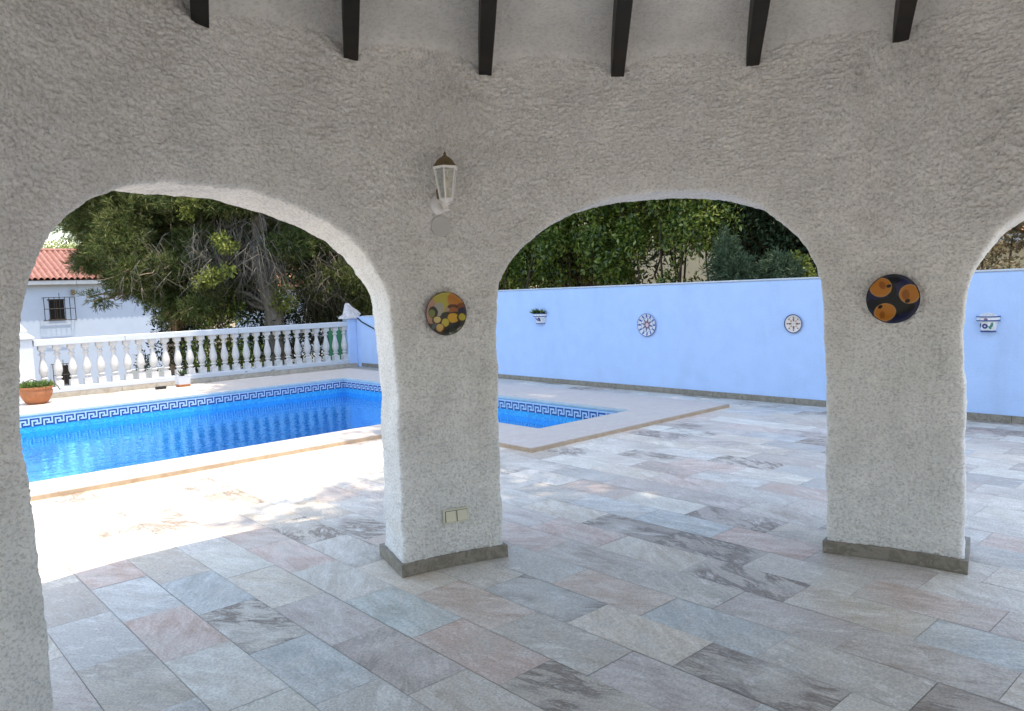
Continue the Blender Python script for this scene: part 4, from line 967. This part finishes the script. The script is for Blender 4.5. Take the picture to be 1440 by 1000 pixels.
c, r_ = cr(rc(40, 160, 352, 366, 48, 52, .8, 1.4, 16)); shrub('tree', 'yellow-green bushy tree behind the red tiled roof', 'tree', c, r_, 9000, .16, M_yel)
c, r_ = cr(rc(196, 205, 500, 520, 30, 31, .25, .35, 3)); shrub('shrub', 'small dark creeper against the lower house wall', 'shrub', c, r_, 500, .10, M_needled)
# big wood mass behind the pines so that no empty horizon shows
c, r_ = cr(rc(330, 640, 300, 430, 42, 60, 2.2, 4, 26)); shrub('tree', 'dark broad tree standing far behind the pines', 'tree', c, r_, 14000, .34, M_needled)

# --- trees behind the garden wall
def wx(px, py, X, r, sq=.9): q = onx(px, py, X); return list(q), [r, r, r*sq]
GH = 'broadleaf trees behind the garden wall'
def hedge_tree(label, x0, x1, y0, y1, X0, X1, k, n, mat=M_broad, size=.10, rr=(.35, .7), bare=True):
    cl = []
    for _ in range(k): cl.append(wx(random.uniform(x0, x1), random.uniform(y0, y1), random.uniform(X0, X1), random.uniform(*rr)))
    c, r2 = cr(cl); return shrub('hedge_tree', label, 'tree', c, r2, n, size, mat, GH)
hedge_tree('bright green leafy tree behind the garden wall, nearest the lantern pier', 650, 790, 230, 400, 10.5, 12.2, 100, 26000, rr=(.16, .36))
hedge_tree('small leafy tree filling the gap beside the lantern pier', 690, 770, 330, 408, 11, 13., 34, 9000, M_broad, .09, (.15, .3))
hedge_tree('dense green leafy tree above the small planted wall pot', 770, 880, 215, 395, 10.5, 12.2, 100, 26000, rr=(.16, .36))
hedge_tree('leafy tree above the blue rosette plate behind the garden wall', 860, 960, 215, 350, 10.5, 12.2, 56, 15000, rr=(.16, .34))
c, r2 = cr([wx(random.uniform(930, 1030), random.uniform(210, 325), random.uniform(10.8, 12.5), random.uniform(.35, .6)) for _ in range(18)] + [wx(945, 385, 11, .16), wx(952, 368, 11, .12), wx(935, 395, 11, .18), wx(975, 395, 11.2, .14)])
shrub('hedge_tree', 'thin-stemmed tree with a gap showing the beige house', 'tree', c, r2, 13000, .09, M_broad, GH, base=(float(onx(955, 392, 11.2)[0]), float(onx(955, 392, 11.2)[1]), GZ))
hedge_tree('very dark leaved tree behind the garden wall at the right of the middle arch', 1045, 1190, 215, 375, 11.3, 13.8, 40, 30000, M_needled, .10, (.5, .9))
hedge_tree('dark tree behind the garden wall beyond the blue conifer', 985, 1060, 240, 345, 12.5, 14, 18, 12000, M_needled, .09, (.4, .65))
cl = [wx(x, y, X, r) for x, y, X, r in [(1022, 352, 10.6, .09), (1026, 368, 10.6, .15), (1016, 383, 10.6, .16), (1035, 386, 10.5, .17), (1020, 338, 10.6, .05), (1042, 376, 10.6, .12), (1085, 386, 10.7, .13), (1100, 378, 10.7, .11), (1072, 390, 10.7, .12), (1112, 388, 10.7, .11), (1093, 366, 10.7, .07)]]
b_ = onx(1035, 388, 10.6); e = empty('conifer', (b_[0], b_[1], GZ), 'blue-green conifer peeping over the garden wall', 'tree'); mb = MB()
for c_, r_ in cl: limb(mb, (b_[0], b_[1], GZ), c_, .06, .012, 6, 0, .1, 5)
par(mb.build('trunk', M_twig2, smooth=True), e); par(quads('foliage', tufts([q[0] for q in cl], [q[1] for q in cl], 1800, 8, .09, .006), M_bluecon), e)
c, r2 = cr([wx(1128, 372, 10.9, .14), wx(1118, 362, 10.9, .1), wx(1135, 382, 10.9, .12)]); shrub('shrub', 'small yellowish shrub over the garden wall beside the right-hand pier', 'shrub', c, r2, 600, .07, M_yel)
c, r2 = cr([wx(random.uniform(1370, 1420), random.uniform(335, 385), random.uniform(10.8, 12), random.uniform(.12, .28)) for _ in range(9)] + [wx(random.uniform(1400, 1450), random.uniform(290, 345), 11.5, random.uniform(.15, .3)) for _ in range(7)])
shrub('bare_tree', 'brown thinly leaved tree seen over the wall through the right-hand arch', 'tree', c, r2, 2200, .07, M_dry)
cl = [wx(random.uniform(640, 925), random.uniform(200, 400), random.uniform(12.8, 15), random.uniform(.45, .9)) for _ in range(64)]
cl = [q for q in cl if not (q[0][2] < 2.0 and q[0][1] < 9.5 and q[0][1] > 8.2 and q[0][2] < 1.9)]
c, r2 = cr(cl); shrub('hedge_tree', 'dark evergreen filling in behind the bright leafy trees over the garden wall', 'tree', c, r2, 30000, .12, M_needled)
# --- tall shade pine behind the wall, its crown reaching over the terrace
random.seed(21)
def shad(x, y, z): return (x + SUN.x/SUN.z*z, y + SUN.y/SUN.z*z, z)
C = []; RR = []
for _ in range(430):
    gx, gy = random.uniform(4.2, 9.6), random.uniform(-1, 16.5)
    lim = 4.7 + max(0, gy-6.2)*.12
    if gx < lim: continue
    if gx < 5.9 and gy > 3.9 and random.random() < .35: continue
    if gy > 6.5 and random.random() < .38: continue
    z = random.uniform(11.5, 13.5); C.append(shad(gx, gy, z)); r_ = random.uniform(.5, .95); RR.append((r_, r_, r_*.5))
for gx, gy, r_ in [(3.3, 5.3, .42), (2.6, 5.2, .30), (3.0, 4.9, .4), (2.1, 5.25, .18), (3.7, 5.5, .25), (2.9, 4.5, .5), (3.5, 4.3, .5), (4.2, 3.9, .7), (4.3, 3.1, .7), (5.0, 4.1, .5), (4.6, 2.4, .7), (3.6, 3.6, .6), (4.5, 1.6, .7), (4.9, 3.2, .7), (4.9, .8, .7), (4.35, 7.35, .2), (2.35, 5.25, .22), (3.9, 3.0, .5), (5.2, 7.2, .4), (3.7, 5.0, .25), (4.0, 4.4, .35)]:
    z = random.uniform(11.5, 12.4); C.append(shad(gx, gy, z)); RR.append((r_, r_, r_*.5))
C = np.array(C); RR = np.array(RR)
for lab, bx, by, tx, ty, sel, cnt in (('tall umbrella pine beyond the garden wall whose crown shades the right side of the terrace', 10.6, -1.6, 8.6, 0.2, C[:, 1] < 4., 26000),
                                 ('tall umbrella pine behind the leafy trees whose crown shades the far end of the pool', 13.6, 12.8, 9.8, 7.8, C[:, 1] >= 4., 22000)):
    e = empty('shade_pine', (bx, by, GZ), lab, 'tree', 'umbrella pines beyond the garden wall')
    mb = MB(); tp_ = limb(mb, (bx, by, GZ), (tx, ty, 12.), .30, .16, 10, 0, .1, 10); par(mb.build('trunk', M_bark, smooth=True), e)
    mb = MB()
    for c_ in C[sel]: limb(mb, tp_[-1 - random.randint(0, 3)], tuple(c_), .07, .015, 7, .1, .2, 5)
    par(mb.build('limbs', M_bark, smooth=True), e)
    par(quads('needles', tufts(C[sel], RR[sel], cnt, 9, .20, .023), M_needle), e)
